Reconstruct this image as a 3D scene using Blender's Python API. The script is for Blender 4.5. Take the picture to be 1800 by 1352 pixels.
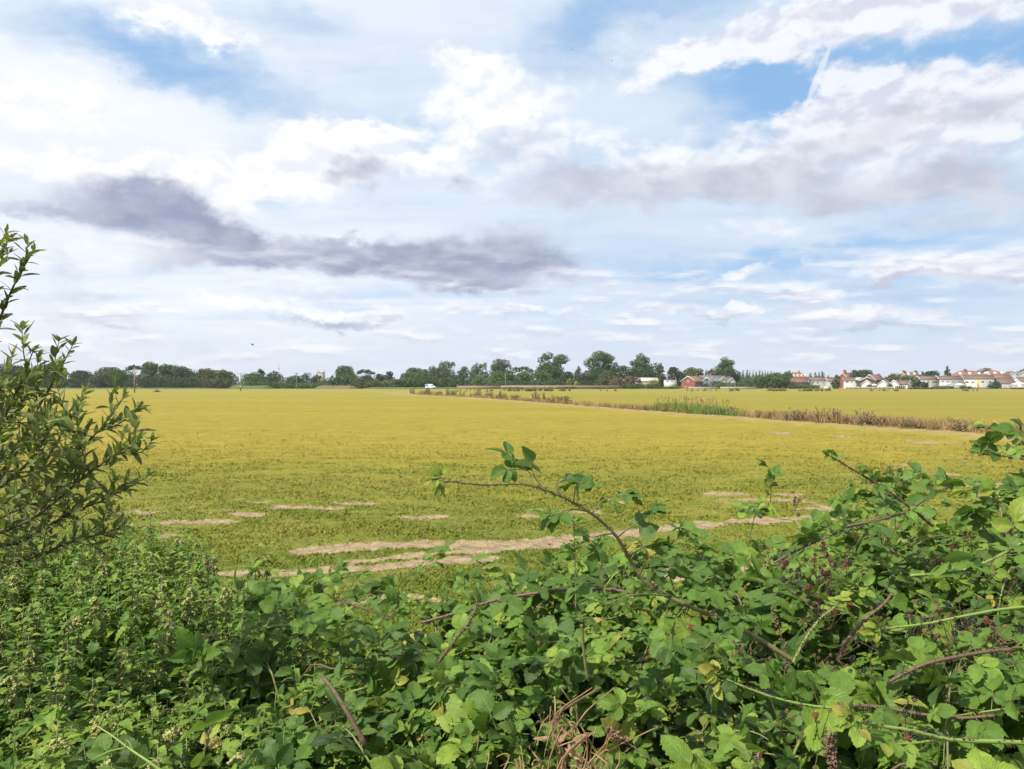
import bpy, math, random
import numpy as np
from mathutils import Vector

# ------------------------------------------------------------------ camera, world, sun, exposure
for o in list(bpy.data.objects):
    bpy.data.objects.remove(o)
SC = bpy.context.scene
COL = SC.collection
RNG = np.random.default_rng(11)
PI = math.pi
H_CAM, FPX, CU, CV = 2.4, 1300.0, 900.0, 676.0      # eye height over the field; focal length in photo pixels

cam_d = bpy.data.cameras.new('camera')
cam = bpy.data.objects.new('camera', cam_d)
COL.objects.link(cam)
cam_d.sensor_width = 36
cam_d.lens = 26.0
cam_d.clip_start = 0.05
cam_d.clip_end = 20000
cam.location = (0, 0, H_CAM)
cam.rotation_euler = (math.radians(90), 0, 0)
SC.camera = cam

SUN_AZ, SUN_EL = math.radians(-126), math.radians(52)
SKY_STRENGTH = 0.1
SC.view_settings.view_transform = 'Standard'
SC.view_settings.look = 'None'
SC.view_settings.gamma = 1.0
SC.view_settings.exposure = 0.5

sun_d = bpy.data.lights.new('sun', 'SUN')
sun_d.energy = 5.0
sun_d.angle = math.radians(0.6)
sun_d.color = (1.0, 0.95, 0.86)
sun = bpy.data.objects.new('sun', sun_d)
COL.objects.link(sun)
sdir = Vector((math.sin(SUN_AZ) * math.cos(SUN_EL), math.cos(SUN_AZ) * math.cos(SUN_EL), math.sin(SUN_EL)))
sun.rotation_euler = sdir.to_track_quat('Z', 'Y').to_euler()
sun.location = (-30, -10, 40)


class Nodes:
    """small helper for writing node trees"""
    def __init__(self, nt):
        self.nt = nt
        nt.nodes.clear()

    def n(self, t, **kw):
        nd = self.nt.nodes.new(t)
        for k, v in kw.items():
            setattr(nd, k, v)
        return nd

    def put(self, nd, i, v):
        if v is None:
            return
        if hasattr(v, 'is_linked') or hasattr(v, 'links'):
            self.nt.links.new(v, nd.inputs[i])
        else:
            nd.inputs[i].default_value = v

    def math(self, op, a, b=None, c=None, clamp=False):
        nd = self.n('ShaderNodeMath', operation=op, use_clamp=clamp)
        self.put(nd, 0, a); self.put(nd, 1, b); self.put(nd, 2, c)
        return nd.outputs[0]

    def vmath(self, op, a, b=None, scale=None):
        nd = self.n('ShaderNodeVectorMath', operation=op)
        self.put(nd, 0, a); self.put(nd, 1, b)
        if scale is not None:
            self.put(nd, 3, scale)
        return nd.outputs['Value'] if op in ('LENGTH', 'DOT_PRODUCT', 'DISTANCE') else nd.outputs[0]

    def rng(self, v, a, b, c=0.0, d=1.0, smooth=True):
        nd = self.n('ShaderNodeMapRange', interpolation_type='SMOOTHSTEP' if smooth else 'LINEAR')
        self.put(nd, 0, v); self.put(nd, 1, a); self.put(nd, 2, b); self.put(nd, 3, c); self.put(nd, 4, d)
        return nd.outputs[0]

    def noise(self, vec, scale, detail=4.0, rough=0.55, dist=0.0, out=0):
        nd = self.n('ShaderNodeTexNoise')
        if vec is not None:
            self.nt.links.new(vec, nd.inputs['Vector'])
        nd.inputs['Scale'].default_value = scale
        nd.inputs['Detail'].default_value = detail
        nd.inputs['Roughness'].default_value = rough
        nd.inputs['Distortion'].default_value = dist
        return nd.outputs[out]

    def mapping(self, vec, loc=(0, 0, 0), rot=(0, 0, 0), scale=(1, 1, 1), t='POINT'):
        nd = self.n('ShaderNodeMapping', vector_type=t)
        self.nt.links.new(vec, nd.inputs[0])
        nd.inputs['Location'].default_value = loc
        nd.inputs['Rotation'].default_value = rot
        nd.inputs['Scale'].default_value = scale
        return nd.outputs[0]

    def mix(self, f, a, b):
        nd = self.n('ShaderNodeMix', data_type='RGBA')
        self.put(nd, 0, f)
        for i, v in ((6, a), (7, b)):
            if isinstance(v, tuple) and len(v) == 3:
                v = (*v, 1.0)
            self.put(nd, i, v)
        return nd.outputs[2]

    def ramp(self, f, stops):
        nd = self.n('ShaderNodeValToRGB')
        self.put(nd, 0, f)
        el = nd.color_ramp.elements
        while len(el) < len(stops):
            el.new(0.5)
        for e, (p, c) in zip(el, stops):
            e.position = p
            e.color = (*c, 1.0)
        return nd.outputs[0]

    def attr(self, name, out='Fac'):
        nd = self.n('ShaderNodeAttribute')
        nd.attribute_name = name
        return nd.outputs[out]


def ang(u, v):
    a = math.atan((u - CU) / FPX)
    return a, math.atan((CV - v) / FPX * math.cos(a))


world = bpy.data.worlds.new('World')
SC.world = world
world.use_nodes = True
world.cycles.sampling_method = 'NONE'
SC.cycles.max_bounces = 5
SC.cycles.diffuse_bounces = 3
SC.cycles.transmission_bounces = 3


def build_world():
    N = Nodes(world.node_tree)
    sky = N.n('ShaderNodeTexSky', sky_type='NISHITA')
    sky.sun_disc = False
    sky.sun_elevation = SUN_EL
    sky.sun_rotation = SUN_AZ % (2 * PI)
    sky.altitude = 10
    sky.dust_density = 0.6
    sky.ozone_density = 1.6
    tc = N.n('ShaderNodeTexCoord')
    d = tc.outputs['Generated']
    sp = N.n('ShaderNodeSeparateXYZ')
    N.nt.links.new(d, sp.inputs[0])
    x, y, z = sp.outputs
    az = N.math('ARCTAN2', x, y)
    el = N.math('ARCSINE', z)
    cq = N.n('ShaderNodeCombineXYZ')
    N.put(cq, 0, az); N.put(cq, 1, el)
    q0 = cq.outputs[0]
    # flat cloud-layer coordinates (perspective of a high sheet of cloud)
    zz = N.math('ADD', N.math('MAXIMUM', z, 0.0), 0.10)
    cp = N.n('ShaderNodeCombineXYZ')
    N.put(cp, 0, N.math('DIVIDE', x, zz)); N.put(cp, 1, N.math('DIVIDE', y, zz))
    pl = cp.outputs[0]
    # warp so that cloud edges are ragged
    qs = N.mapping(q0, scale=(1.0, 1.7, 1.0))
    w1 = N.vmath('SUBTRACT', N.noise(qs, 7.0, 3.0, 0.5, out=1), (0.5, 0.5, 0.5))
    w2 = N.vmath('SUBTRACT', N.noise(qs, 22.0, 5.0, 0.6, out=1), (0.5, 0.5, 0.5))
    q = N.vmath('ADD', q0, N.vmath('MULTIPLY', w1, (0.13, 0.05, 0.0)))
    q = N.vmath('ADD', q, N.vmath('MULTIPLY', w2, (0.075, 0.05, 0.0)))

    def field(blobs, src=q):
        acc = None
        for b in blobs:
            u, v, ru, rv, wgt = b[:5]
            rot = b[5] if len(b) > 5 else 0.0
            a, e = ang(u, v)
            ia, ie = FPX / (ru * 1.55), FPX / (rv * 1.55)
            m = N.vmath('SUBTRACT', src, (a, e, 0))
            if rot:
                cr, sr = math.cos(math.radians(rot)), math.sin(math.radians(rot))
                cb = N.n('ShaderNodeCombineXYZ')
                N.put(cb, 0, N.vmath('DOT_PRODUCT', m, (cr * ia, sr * ia, 0)))
                N.put(cb, 1, N.vmath('DOT_PRODUCT', m, (-sr * ie, cr * ie, 0)))
                m = cb.outputs[0]
            else:
                m = N.vmath('MULTIPLY', m, (ia, ie, 0))
            g = N.rng(N.vmath('LENGTH', m), 1.0, 0.0)
            acc = N.math('MULTIPLY_ADD', g, wgt, acc if acc is not None else 0.0)
        return acc

    f_cir = N.noise(N.mapping(pl, rot=(0, 0, 0.25), scale=(0.55, 1.5, 1)), 1.3, 8.0, 0.62, 0.5)
    f_med = N.noise(qs, 9.0, 8.0, 0.58, 0.2)
    f_puf = N.noise(qs, 16.0, 8.0, 0.55, 0.15)
    up = N.vmath('ADD', qs, (-0.006, 0.022, 0.0))
    f_pu2 = N.noise(up, 16.0, 8.0, 0.55, 0.15)
    relief = N.math('SUBTRACT', f_puf, f_pu2)
    f_low = N.noise(N.mapping(q0, scale=(1.0, 6.0, 1.0)), 5.0, 6.0, 0.55, 0.2)
    # --- thin high cloud over blue
    blue = [(180, 80, 230, 46, -.50, -8), (420, 120, 150, 40, -.42, -20), (330, 140, 170, 30, -.42, -15), (690, 235, 90, 25, -.6),
            (500, 30, 120, 30, -.4), (1130, 15, 200, 35, -.55, 8), (1560, 110, 230, 50, -.80, 4), (1770, 90, 110, 40, -.7),
            (1370, 160, 130, 50, -.66, 10), (1270, 110, 120, 45, -.45), (1000, 60, 130, 60, -.32, 20), (620, 130, 200, 60, -.25),
            (480, 270, 80, 22, -.35), (410, 340, 80, 25, -.3), (1330, 465, 260, 22, -.42), (1180, 490, 170, 16, -.38), (1620, 430, 230, 22, -.42),
            (1440, 520, 260, 18, -.3), (1000, 385, 110, 20, -.2), (1650, 560, 260, 30, -.25), (600, 525, 160, 12, -.22), (1760, 230, 60, 60, -.35), (1340, 240, 100, 30, -.4)]
    cover = N.math('ADD', N.math('MULTIPLY_ADD', N.math('SUBTRACT', f_cir, 0.5), 1.5, 0.84), field(blue))
    lowband = N.rng(el, 0.02, 0.16, 0.14, 0.0)
    cover = N.rng(N.math('ADD', cover, lowband), -0.10, 1.15)
    S = 1.0 / SKY_STRENGTH
    k = 0.735 * S                                     # display white over exposure
    def c(r, g, b, s=k):
        return (r * s, g * s, b * s)
    skyc = N.mix(0.8, sky.outputs[0], c(0.30, 0.54, 0.86))
    col = N.mix(cover, skyc, c(0.70, 0.795, 0.925))
    # brighter, whiter sheet towards the sun side, bluish grey to the right and at the horizon
    glow = N.rng(az, 0.25, -0.45)
    col = N.mix(N.math('MULTIPLY', N.math('MULTIPLY', glow, cover), 0.72), col, c(0.98, 0.995, 1.02))
    hz = N.rng(el, 0.10, 0.0)
    col = N.mix(N.math('MULTIPLY', hz, 0.8), col, c(0.70, 0.755, 0.865))
    # --- bright cumulus
    white = [(590, 255, 120, 46, 1.05, 6), (680, 262, 60, 30, .8), (520, 300, 150, 45, .75), (640, 235, 60, 26, .7), (330, 300, 120, 20, .5), (780, 300, 40, 30, .6), (410, 312, 50, 26, .6), (840, 112, 70, 26, .55), (860, 170, 150, 70, .5), (285, 25, 55, 35, .9, 25), (385, 58, 42, 26, .85),
             (1400, 45, 340, 40, .65, 7), (1640, 15, 260, 40, .7), (1230, 85, 160, 30, .5, 14), (1545, 150, 90, 40, .8, -15), (1480, 150, 28, 24, .55), (1690, 175, 100, 60, .8), (1560, 205, 200, 45, .8), (1400, 205, 70, 24, .65),
             (200, 315, 170, 30, .75, -8), (330, 345, 110, 30, .6, -20), (100, 170, 140, 60, .5), (880, 250, 200, 70, .4), (1180, 260, 160, 50, .45), (1350, 275, 60, 25, .65), (590, 415, 60, 25, .5), (640, 510, 150, 20, .2),
             (1640, 478, 160, 20, .8), (1760, 470, 90, 16, .6), (1320, 480, 120, 12, .5), (1430, 528, 30, 12, .75), (1270, 547, 110, 10, .7), (1540, 555, 100, 12, .7), (1500, 290, 320, 60, .4),
             (390, 530, 60, 16, .6), (560, 548, 150, 13, .65), (950, 545, 200, 10, .4), (60, 590, 200, 14, .3), (1420, 400, 300, 20, .3)]
    wf = N.math('ADD', field(white), N.math('MULTIPLY_ADD', N.math('SUBTRACT', f_puf, 0.5), 1.3, 0.0))
    wsel = N.rng(wf, 0.14, 0.66)
    wr = N.mix(N.rng(az, -0.1, 0.5), c(1.05, 1.05, 1.06), c(0.94, 0.945, 0.985))
    wr = N.mix(N.rng(relief, 0.06, -0.14), wr, N.mix(N.rng(az, -0.1, 0.5), c(0.86, 0.89, 0.95), c(0.70, 0.71, 0.82)))
    col = N.mix(N.math('MULTIPLY', wsel, 0.88), col, wr)
    trail = N.rng(N.math('ADD', field([(1440, 130, 7, 58, 1.0, -25)], q0), N.math('MULTIPLY', N.math('SUBTRACT', f_puf, 0.5), 0.8)), 0.3, 0.8)
    col = N.mix(N.math('MULTIPLY', trail, 0.6), col, c(0.92, 0.95, 1.0))
    # --- shaded undersides
    grey = [(215, 368, 170, 42, .9, -3), (330, 385, 120, 44, .9, -14), (400, 408, 70, 26, .65, -14), (280, 350, 60, 24, .5), (90, 372, 80, 14, .5), (300, 452, 60, 22, .55), (85, 465, 44, 22, .55, -15),
            (560, 452, 190, 34, 1.0, -2), (760, 470, 200, 42, 1.0, -4), (900, 440, 120, 48, .85), (960, 470, 70, 28, .55), (440, 464, 90, 18, .65), (690, 435, 70, 26, .6), (620, 430, 50, 20, .5), (800, 500, 110, 16, .6),
            (660, 290, 60, 34, .70), (615, 304, 60, 26, .45), (800, 312, 32, 18, .65), (450, 322, 30, 15, .4),
            (215, 512, 36, 16, .55), (110, 520, 70, 18, .4), (210, 569, 60, 9, .6), (640, 568, 140, 9, .6), (330, 600, 160, 9, .25), (930, 556, 160, 10, .45), (80, 548, 100, 11, .4), (540, 563, 110, 10, .45), (960, 583, 120, 7, .35), (910, 505, 50, 8, .4)]
    lite = [(1000, 335, 110, 30, .75), (1120, 300, 60, 20, .3), (1200, 320, 140, 36, .8), (1380, 325, 130, 40, .9), (1530, 350, 130, 26, .8, 8), (1650, 300, 100, 30, .9), (1740, 345, 120, 26, .8), (1700, 195, 70, 22, .6),
            (1560, 225, 150, 24, .5), (900, 260, 90, 30, .4), (960, 300, 80, 24, .4), (1700, 492, 130, 10, .7), (1560, 498, 90, 8, .5), (1620, 572, 110, 7, .6), (1300, 556, 120, 5, .5), (1240, 575, 150, 6, .3), (1700, 395, 160, 14, .4), (1660, 520, 150, 8, .35), (1480, 575, 100, 7, .4), (1000, 520, 100, 8, .25), (1340, 250, 60, 14, .3), (1480, 260, 120, 16, .35), (1460, 190, 40, 14, .3)]
    gf = N.math('ADD', field(grey), N.math('MULTIPLY_ADD', N.math('SUBTRACT', f_puf, 0.5), 0.6, N.math('MULTIPLY', N.math('SUBTRACT', f_med, 0.5), 1.1)))
    gs = N.rng(gf, 0.06, 1.35)
    gcol = N.mix(N.rng(f_puf, 0.32, 0.68), c(0.305, 0.340, 0.495), c(0.46, 0.495, 0.64))
    col = N.mix(N.math('MULTIPLY', gs, 0.95), col, gcol)
    lf = N.math('MULTIPLY_ADD', field(lite), 1.25, N.math('MULTIPLY', N.math('SUBTRACT', f_med, 0.5), 1.1))
    ls = N.rng(lf, 0.05, 1.1)
    col = N.mix(N.math('MULTIPLY', ls, 0.95), col, N.mix(N.rng(f_puf, 0.32, 0.68), c(0.54, 0.565, 0.67), c(0.70, 0.725, 0.81)))
    # rows of small clouds low over the horizon, bright above and grey beneath
    ql = N.mapping(q0, scale=(1.0, 4.2, 1.0))
    n1 = N.noise(ql, 9.0, 7.0, 0.55, 0.1)
    n2 = N.noise(N.vmath('ADD', ql, (0.0, 0.030, 0.0)), 9.0, 7.0, 0.55, 0.1)
    lw = N.math('MULTIPLY', N.rng(N.math('MULTIPLY_ADD', N.math('SUBTRACT', f_cir, 0.5), 0.5, n1), 0.46, 0.68), N.math('MULTIPLY', N.rng(el, 0.21, 0.11), N.rng(el, 0.0, 0.05)))
    lc = N.mix(N.rng(N.math('SUBTRACT', n1, n2), -0.10, 0.08), c(0.62, 0.635, 0.76), c(0.96, 0.965, 0.99))
    col = N.mix(N.math('MULTIPLY', lw, 0.9), col, lc)
    # below the horizon: plain ground bounce
    col = N.mix(N.rng(z, -0.02, 0.0), c(0.25, 0.22, 0.10), col)
    bg = N.n('ShaderNodeBackground')
    N.put(bg, 0, col)
    bg.inputs[1].default_value = SKY_STRENGTH
    out = N.n('ShaderNodeOutputWorld')
    N.nt.links.new(bg.outputs[0], out.inputs[0])


build_world()


# ------------------------------------------------------------------ general helpers
def W(u, v, d):
    return np.array([(u - CU) / FPX * d, d, H_CAM + (CV - v) / FPX * d])


def dist_of(v):
    return H_CAM * FPX / (v - CV)


def smooth01(t):
    t = np.clip(t, 0, 1)
    return t * t * (3 - 2 * t)


_perm = np.random.default_rng(5).random((256, 256))


def vnoise(x, y):
    xi = np.floor(x).astype(int); yi = np.floor(y).astype(int)
    fx = smooth01(x - xi); fy = smooth01(y - yi)
    a = _perm[xi & 255, yi & 255]; b = _perm[(xi + 1) & 255, yi & 255]
    c = _perm[xi & 255, (yi + 1) & 255]; d = _perm[(xi + 1) & 255, (yi + 1) & 255]
    return (a * (1 - fx) + b * fx) * (1 - fy) + (c * (1 - fx) + d * fx) * fy


def fbm(x, y, o=4, rough=0.5):
    s = 0; a = 1; t = 0
    for i in range(o):
        s = s + a * vnoise(x * 2 ** i + 17.3 * i, y * 2 ** i + 9.1 * i)
        t += a; a *= rough
    return s / t


def unit(v):
    v = np.asarray(v, float)
    return v / np.maximum(np.linalg.norm(v, axis=-1, keepdims=True), 1e-9)


def mesh_data(name, V, faces, mats, attrs=None, smooth=False, midx=None):
    me = bpy.data.meshes.new(name)
    V = np.asarray(V, np.float32)
    faces = [np.asarray(f, np.int32) for f in (faces if isinstance(faces, list) else [faces]) if len(f)]
    me.vertices.add(len(V))
    me.vertices.foreach_set('co', V.ravel())
    nl = sum(f.size for f in faces); nf = sum(len(f) for f in faces)
    me.loops.add(nl)
    me.loops.foreach_set('vertex_index', np.concatenate([f.ravel() for f in faces]))
    me.polygons.add(nf)
    tot = np.concatenate([np.full(len(f), f.shape[1], np.int32) for f in faces])
    me.polygons.foreach_set('loop_start', np.concatenate([[0], np.cumsum(tot)[:-1]]).astype(np.int32))
    if smooth:
        me.polygons.foreach_set('use_smooth', np.ones(nf, bool))
    if midx is not None:
        me.polygons.foreach_set('material_index', np.asarray(midx, np.int32))
    for k, a in (attrs or {}).items():
        a = np.asarray(a, np.float32)
        if a.ndim == 1:
            me.attributes.new(k, 'FLOAT', 'POINT').data.foreach_set('value', a)
        else:
            me.attributes.new(k, 'FLOAT_VECTOR', 'POINT').data.foreach_set('vector', a.ravel())
    me.update(calc_edges=True)
    for m in (mats if isinstance(mats, (list, tuple)) else [mats]):
        me.materials.append(m)
    return me


def link(name, data, parent=None, loc=None):
    o = bpy.data.objects.new(name, data)
    COL.objects.link(o)
    if parent is not None:
        o.parent = parent
    if loc is not None:
        o.location = loc
    return o


def tag(o, label=None, cat=None, group=None, kind=None):
    if label: o['label'] = label
    if cat: o['category'] = cat
    if group: o['group'] = group
    if kind: o['kind'] = kind
    return o


def empty(name, loc=(0, 0, 0), rz=0.0):
    o = link(name, None, None, loc)
    o.rotation_euler = (0, 0, rz)
    return o


def copy_tree(o, parent=None):
    c = o.copy()
    COL.objects.link(c)
    c.parent = parent
    for ch in list(o.children):
        copy_tree(ch, c)
    return c


class MB:
    """collects shapes into one mesh"""
    def __init__(self):
        self.V = []; self.F = {}; self.A = {}; self.n = 0

    def add(self, V, faces, **attrs):
        V = np.asarray(V, float).reshape(-1, 3)
        for f in (faces if isinstance(faces, list) else [faces]):
            f = np.asarray(f, int)
            if f.ndim == 1:
                f = f[None]
            if f.size:
                self.F.setdefault(f.shape[1], []).append(f + self.n)
        for k, a in attrs.items():
            a = np.asarray(a, float)
            if a.ndim == 0:
                a = np.full(len(V), float(a))
            self.A.setdefault(k, []).append(a)
        self.V.append(V); self.n += len(V)
        return self

    def box(self, lo, hi, **at):
        x0, y0, z0 = lo; x1, y1, z1 = hi
        V = [(x0, y0, z0), (x1, y0, z0), (x1, y1, z0), (x0, y1, z0), (x0, y0, z1), (x1, y0, z1), (x1, y1, z1), (x0, y1, z1)]
        return self.add(V, [(0, 3, 2, 1), (4, 5, 6, 7), (0, 1, 5, 4), (1, 2, 6, 5), (2, 3, 7, 6), (3, 0, 4, 7)], **at)

    def tube(self, P, r, sides=6, **at):
        P = np.asarray(P, float); k = len(P)
        r = np.broadcast_to(np.asarray(r, float), (k,))
        T = unit(np.gradient(P, axis=0))
        ref = np.array([0.31, 0.2, 0.93])
        if abs(T.mean(0) @ ref) > 0.9 * np.linalg.norm(T.mean(0)):
            ref = np.array([0.9, 0.3, 0.1])
        A = unit(np.cross(T, ref)); B = np.cross(T, A)
        th = np.linspace(0, 2 * PI, sides, endpoint=False)
        V = P[:, None] + r[:, None, None] * (np.cos(th)[None, :, None] * A[:, None] + np.sin(th)[None, :, None] * B[:, None])
        i = np.arange(k - 1)[:, None] * sides; j = np.arange(sides)[None]
        jn = (j + 1) % sides
        F = np.stack([i + j, i + jn, i + sides + jn, i + sides + j], -1).reshape(-1, 4)
        self.add(V.reshape(-1, 3), [F], **at)
        base = self.n - k * sides
        self.F.setdefault(sides, []).append(np.array([[base + s for s in range(sides)][::-1], [base + (k - 1) * sides + s for s in range(sides)]]))
        return self

    def build(self, name, mat, parent=None, loc=None, smooth=False):
        fs = [np.concatenate(f) for f in self.F.values()]
        at = {k: np.concatenate(a) for k, a in self.A.items()}
        at = {k: a for k, a in at.items() if len(a) == self.n}
        return link(name, mesh_data(name, np.concatenate(self.V), fs, mat, at, smooth), parent, loc)


def sticks(A, B, r, sides=3, r2=None):
    """many straight thin prisms at once"""
    A = np.asarray(A, float); B = np.asarray(B, float); n = len(A)
    r = np.broadcast_to(np.asarray(r, float), (n,))
    r2 = r if r2 is None else np.broadcast_to(np.asarray(r2, float), (n,))
    T = unit(B - A)
    X = unit(np.cross(T, np.array([0.23, 0.91, 0.35]))); Y = np.cross(T, X)
    th = np.linspace(0, 2 * PI, sides, endpoint=False)
    D = np.cos(th)[None, :, None] * X[:, None] + np.sin(th)[None, :, None] * Y[:, None]
    V = np.concatenate([A[:, None] + D * r[:, None, None], B[:, None] + D * r2[:, None, None]], 1)
    j = np.arange(sides); jn = (j + 1) % sides
    F = np.stack([j, jn, sides + jn, sides + j], -1)
    F = (F[None] + (np.arange(n) * 2 * sides)[:, None, None]).reshape(-1, 4)
    return V.reshape(-1, 3), F


def rep(T, R, P, S):
    """template T = (V, [faces], uv) placed n times"""
    V, F, uv = T
    n = len(P); m = len(V)
    S = np.broadcast_to(np.asarray(S, float), (n,)) if np.ndim(S) < 2 else np.asarray(S)
    SV = V[None] * (S[:, None, None] if S.ndim == 1 else S[:, None, :])
    VV = np.einsum('nij,nmj->nmi', R, SV) + P[:, None]
    FF = [(f[None] + (np.arange(n) * m)[:, None, None]).reshape(-1, f.shape[1]) for f in F]
    return VV.reshape(-1, 3), FF, np.tile(uv, (n, 1))


def frames(fwd, nrm):
    f = unit(fwd)
    n = np.asarray(nrm, float)
    n = unit(n - (n * f).sum(-1, keepdims=True) * f)
    r = np.cross(f, n)
    return np.stack([r, f, n], -1)


def spline(pts, n):
    P = np.asarray(pts, float)
    if len(P) == 2:
        t = np.linspace(0, 1, n)[:, None]
        return P[0] * (1 - t) + P[1] * t
    Q = np.vstack([2 * P[0] - P[1], P, 2 * P[-1] - P[-2]])
    k = len(P) - 1
    t = np.linspace(0, k, n); i = np.minimum(t.astype(int), k - 1); f = (t - i)[:, None]
    p0, p1, p2, p3 = Q[i], Q[i + 1], Q[i + 2], Q[i + 3]
    return 0.5 * (2 * p1 + (p2 - p0) * f + (2 * p0 - 5 * p1 + 4 * p2 - p3) * f ** 2 + (3 * p1 - p0 - 3 * p2 + p3) * f ** 3)


# ------------------------------------------------------------------ materials
def mat_new(name):
    m = bpy.data.materials.new(name)
    m.use_nodes = True
    return m, Nodes(m.node_tree)


def finish(N, col, rough=0.6, bump=None, bump_d=0.01, trans=0.0, tcol=None, spec=0.4):
    p = N.n('ShaderNodeBsdfPrincipled')
    N.put(p, 'Base Color', col if not isinstance(col, tuple) else (*col, 1.0))
    N.put(p, 'Roughness', rough)
    p.inputs['Specular IOR Level'].default_value = spec
    if bump is not None:
        b = N.n('ShaderNodeBump')
        b.inputs['Distance'].default_value = bump_d
        b.inputs['Strength'].default_value = 0.7
        N.put(b, 'Height', bump)
        N.nt.links.new(b.outputs[0], p.inputs['Normal'])
    out = N.n('ShaderNodeOutputMaterial')
    sh = p.outputs[0]
    if trans > 0:
        t = N.n('ShaderNodeBsdfTranslucent')
        N.put(t, 0, tcol if not isinstance(tcol, tuple) else (*tcol, 1.0))
        mx = N.n('ShaderNodeMixShader')
        mx.inputs[0].default_value = trans
        N.nt.links.new(sh, mx.inputs[1]); N.nt.links.new(t.outputs[0], mx.inputs[2])
        sh = mx.outputs[0]
    N.nt.links.new(sh, out.inputs[0])


def plain(name, col, rough=0.6, var=0.25, scale=6.0, spec=0.3, metal=0.0):
    m, N = mat_new(name)
    tc = N.n('ShaderNodeTexCoord').outputs['Object']
    f = N.noise(tc, scale, 5.0, 0.6)
    dk = tuple(c * (1 - var) for c in col); lt = tuple(min(1, c * (1 + var)) for c in col)
    finish(N, N.ramp(f, [(0.3, dk), (0.7, lt)]), rough, f, 0.004, spec=spec)
    return m


def leaf_mat(name, stops, under, veins=9.0, slant=0.42, trans=0.3, rough=0.55, spots=0.0):
    """stops are colours along the per-leaf attribute 'tint'; 'luv' runs across and along the blade"""
    m, N = mat_new(name)
    t = N.attr('tint')
    uv = N.attr('luv', 'Vector')
    s = N.n('ShaderNodeSeparateXYZ'); N.nt.links.new(uv, s.inputs[0])
    sx = N.math('ABSOLUTE', s.outputs[0])
    ph = N.math('FRACT', N.math('MULTIPLY', N.math('SUBTRACT', s.outputs[1], N.math('MULTIPLY', sx, slant)), veins))
    tri = N.math('ABSOLUTE', N.math('SUBTRACT', ph, 0.5))
    vein = N.math('MAXIMUM', N.rng(tri, 0.36, 0.5), N.rng(sx, 0.10, 0.02))
    col = N.ramp(t, stops)
    geo = N.n('ShaderNodeNewGeometry')
    tc = N.n('ShaderNodeTexCoord').outputs['Object']
    mot = N.noise(tc, 60.0, 3.0, 0.6)
    hsv = N.n('ShaderNodeHueSaturation')
    N.put(hsv, 'Color', col)
    N.put(hsv, 'Value', N.rng(mot, 0.3, 0.7, 0.82, 1.18))
    col = N.mix(N.math('MULTIPLY', vein, 0.38), hsv.outputs[0], under)
    if spots:
        col = N.mix(N.math('MULTIPLY', N.rng(N.noise(tc, 130.0, 2.0, 0.5), 0.66, 0.72), spots), col, (0.12, 0.06, 0.03))
    front = col
    col = N.mix(N.math('MULTIPLY', geo.outputs['Backfacing'], 0.6), col, under)
    tr = N.mix(0.5, front, (0.22, 0.36, 0.03))
    finish(N, col, rough, N.math('SUBTRACT', 1.0, vein), 0.0016, trans, tr, spec=0.35)
    return m


M = {}
M['bramble'] = leaf_mat('bramble_leaf', [(0.0, (0.024, 0.050, 0.012)), (0.35, (0.056, 0.116, 0.015)), (0.7, (0.128, 0.225, 0.026)), (0.9, (0.23, 0.32, 0.038)), (1.0, (0.32, 0.27, 0.05))], (0.15, 0.235, 0.085), spots=0.5)
M['nettle'] = leaf_mat('nettle_leaf', [(0.0, (0.032, 0.088, 0.014)), (0.5, (0.112, 0.215, 0.024)), (0.9, (0.23, 0.33, 0.036)), (1.0, (0.38, 0.32, 0.05))], (0.11, 0.20, 0.05), veins=6.0, slant=0.6)
M['willow'] = leaf_mat('sallow_leaf', [(0.0, (0.070, 0.074, 0.018)), (0.5, (0.150, 0.170, 0.034)), (0.9, (0.27, 0.32, 0.065)), (1.0, (0.30, 0.20, 0.06))], (0.20, 0.26, 0.16), veins=11.0, slant=0.3, trans=0.25)
M['tassel'] = leaf_mat('nettle_tassel', [(0.0, (0.16, 0.22, 0.05)), (0.6, (0.33, 0.34, 0.10)), (1.0, (0.52, 0.46, 0.20))], (0.4, 0.4, 0.15), trans=0.2)


def stem_mat(name, a, b, scale=18.0):
    m, N = mat_new(name)
    tc = N.n('ShaderNodeTexCoord').outputs['Object']
    f = N.noise(tc, scale, 4.0, 0.6)
    t = N.attr('tint')
    finish(N, N.mix(N.rng(N.math('MULTIPLY_ADD', N.math('SUBTRACT', f, 0.5), 0.9, t), 0.1, 0.9), a, b), 0.55, f, 0.002)
    return m


M['cane'] = stem_mat('bramble_cane', (0.112, 0.064, 0.042), (0.17, 0.25, 0.05), 45.0)
M['nstem'] = stem_mat('nettle_stem', (0.09, 0.07, 0.035), (0.13, 0.20, 0.05))
M['bark'] = stem_mat('sallow_bark', (0.075, 0.05, 0.035), (0.15, 0.13, 0.06))
M['straw'] = plain('dry_straw', (0.25, 0.16, 0.085), 0.8, 0.4, 30.0)
M['deadbrown'] = plain('dead_seedhead', (0.15, 0.095, 0.062), 0.9, 0.4, 40.0)
M['berry_black'] = plain('ripe_blackberry', (0.012, 0.008, 0.014), 0.25, 0.4, 60.0, spec=0.6)
M['berry_red'] = plain('red_blackberry', (0.20, 0.013, 0.02), 0.3, 0.4, 60.0, spec=0.6)
M['calyx'] = plain('dry_calyx', (0.20, 0.13, 0.07), 0.9, 0.4, 60.0)


# ------------------------------------------------------------------ ground
def bank(x, y):
    return 0.8 - 0.72 * smooth01((y - 0.2) / 1.9) - 0.08 * smooth01((y - 2) / 4.0)


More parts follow.
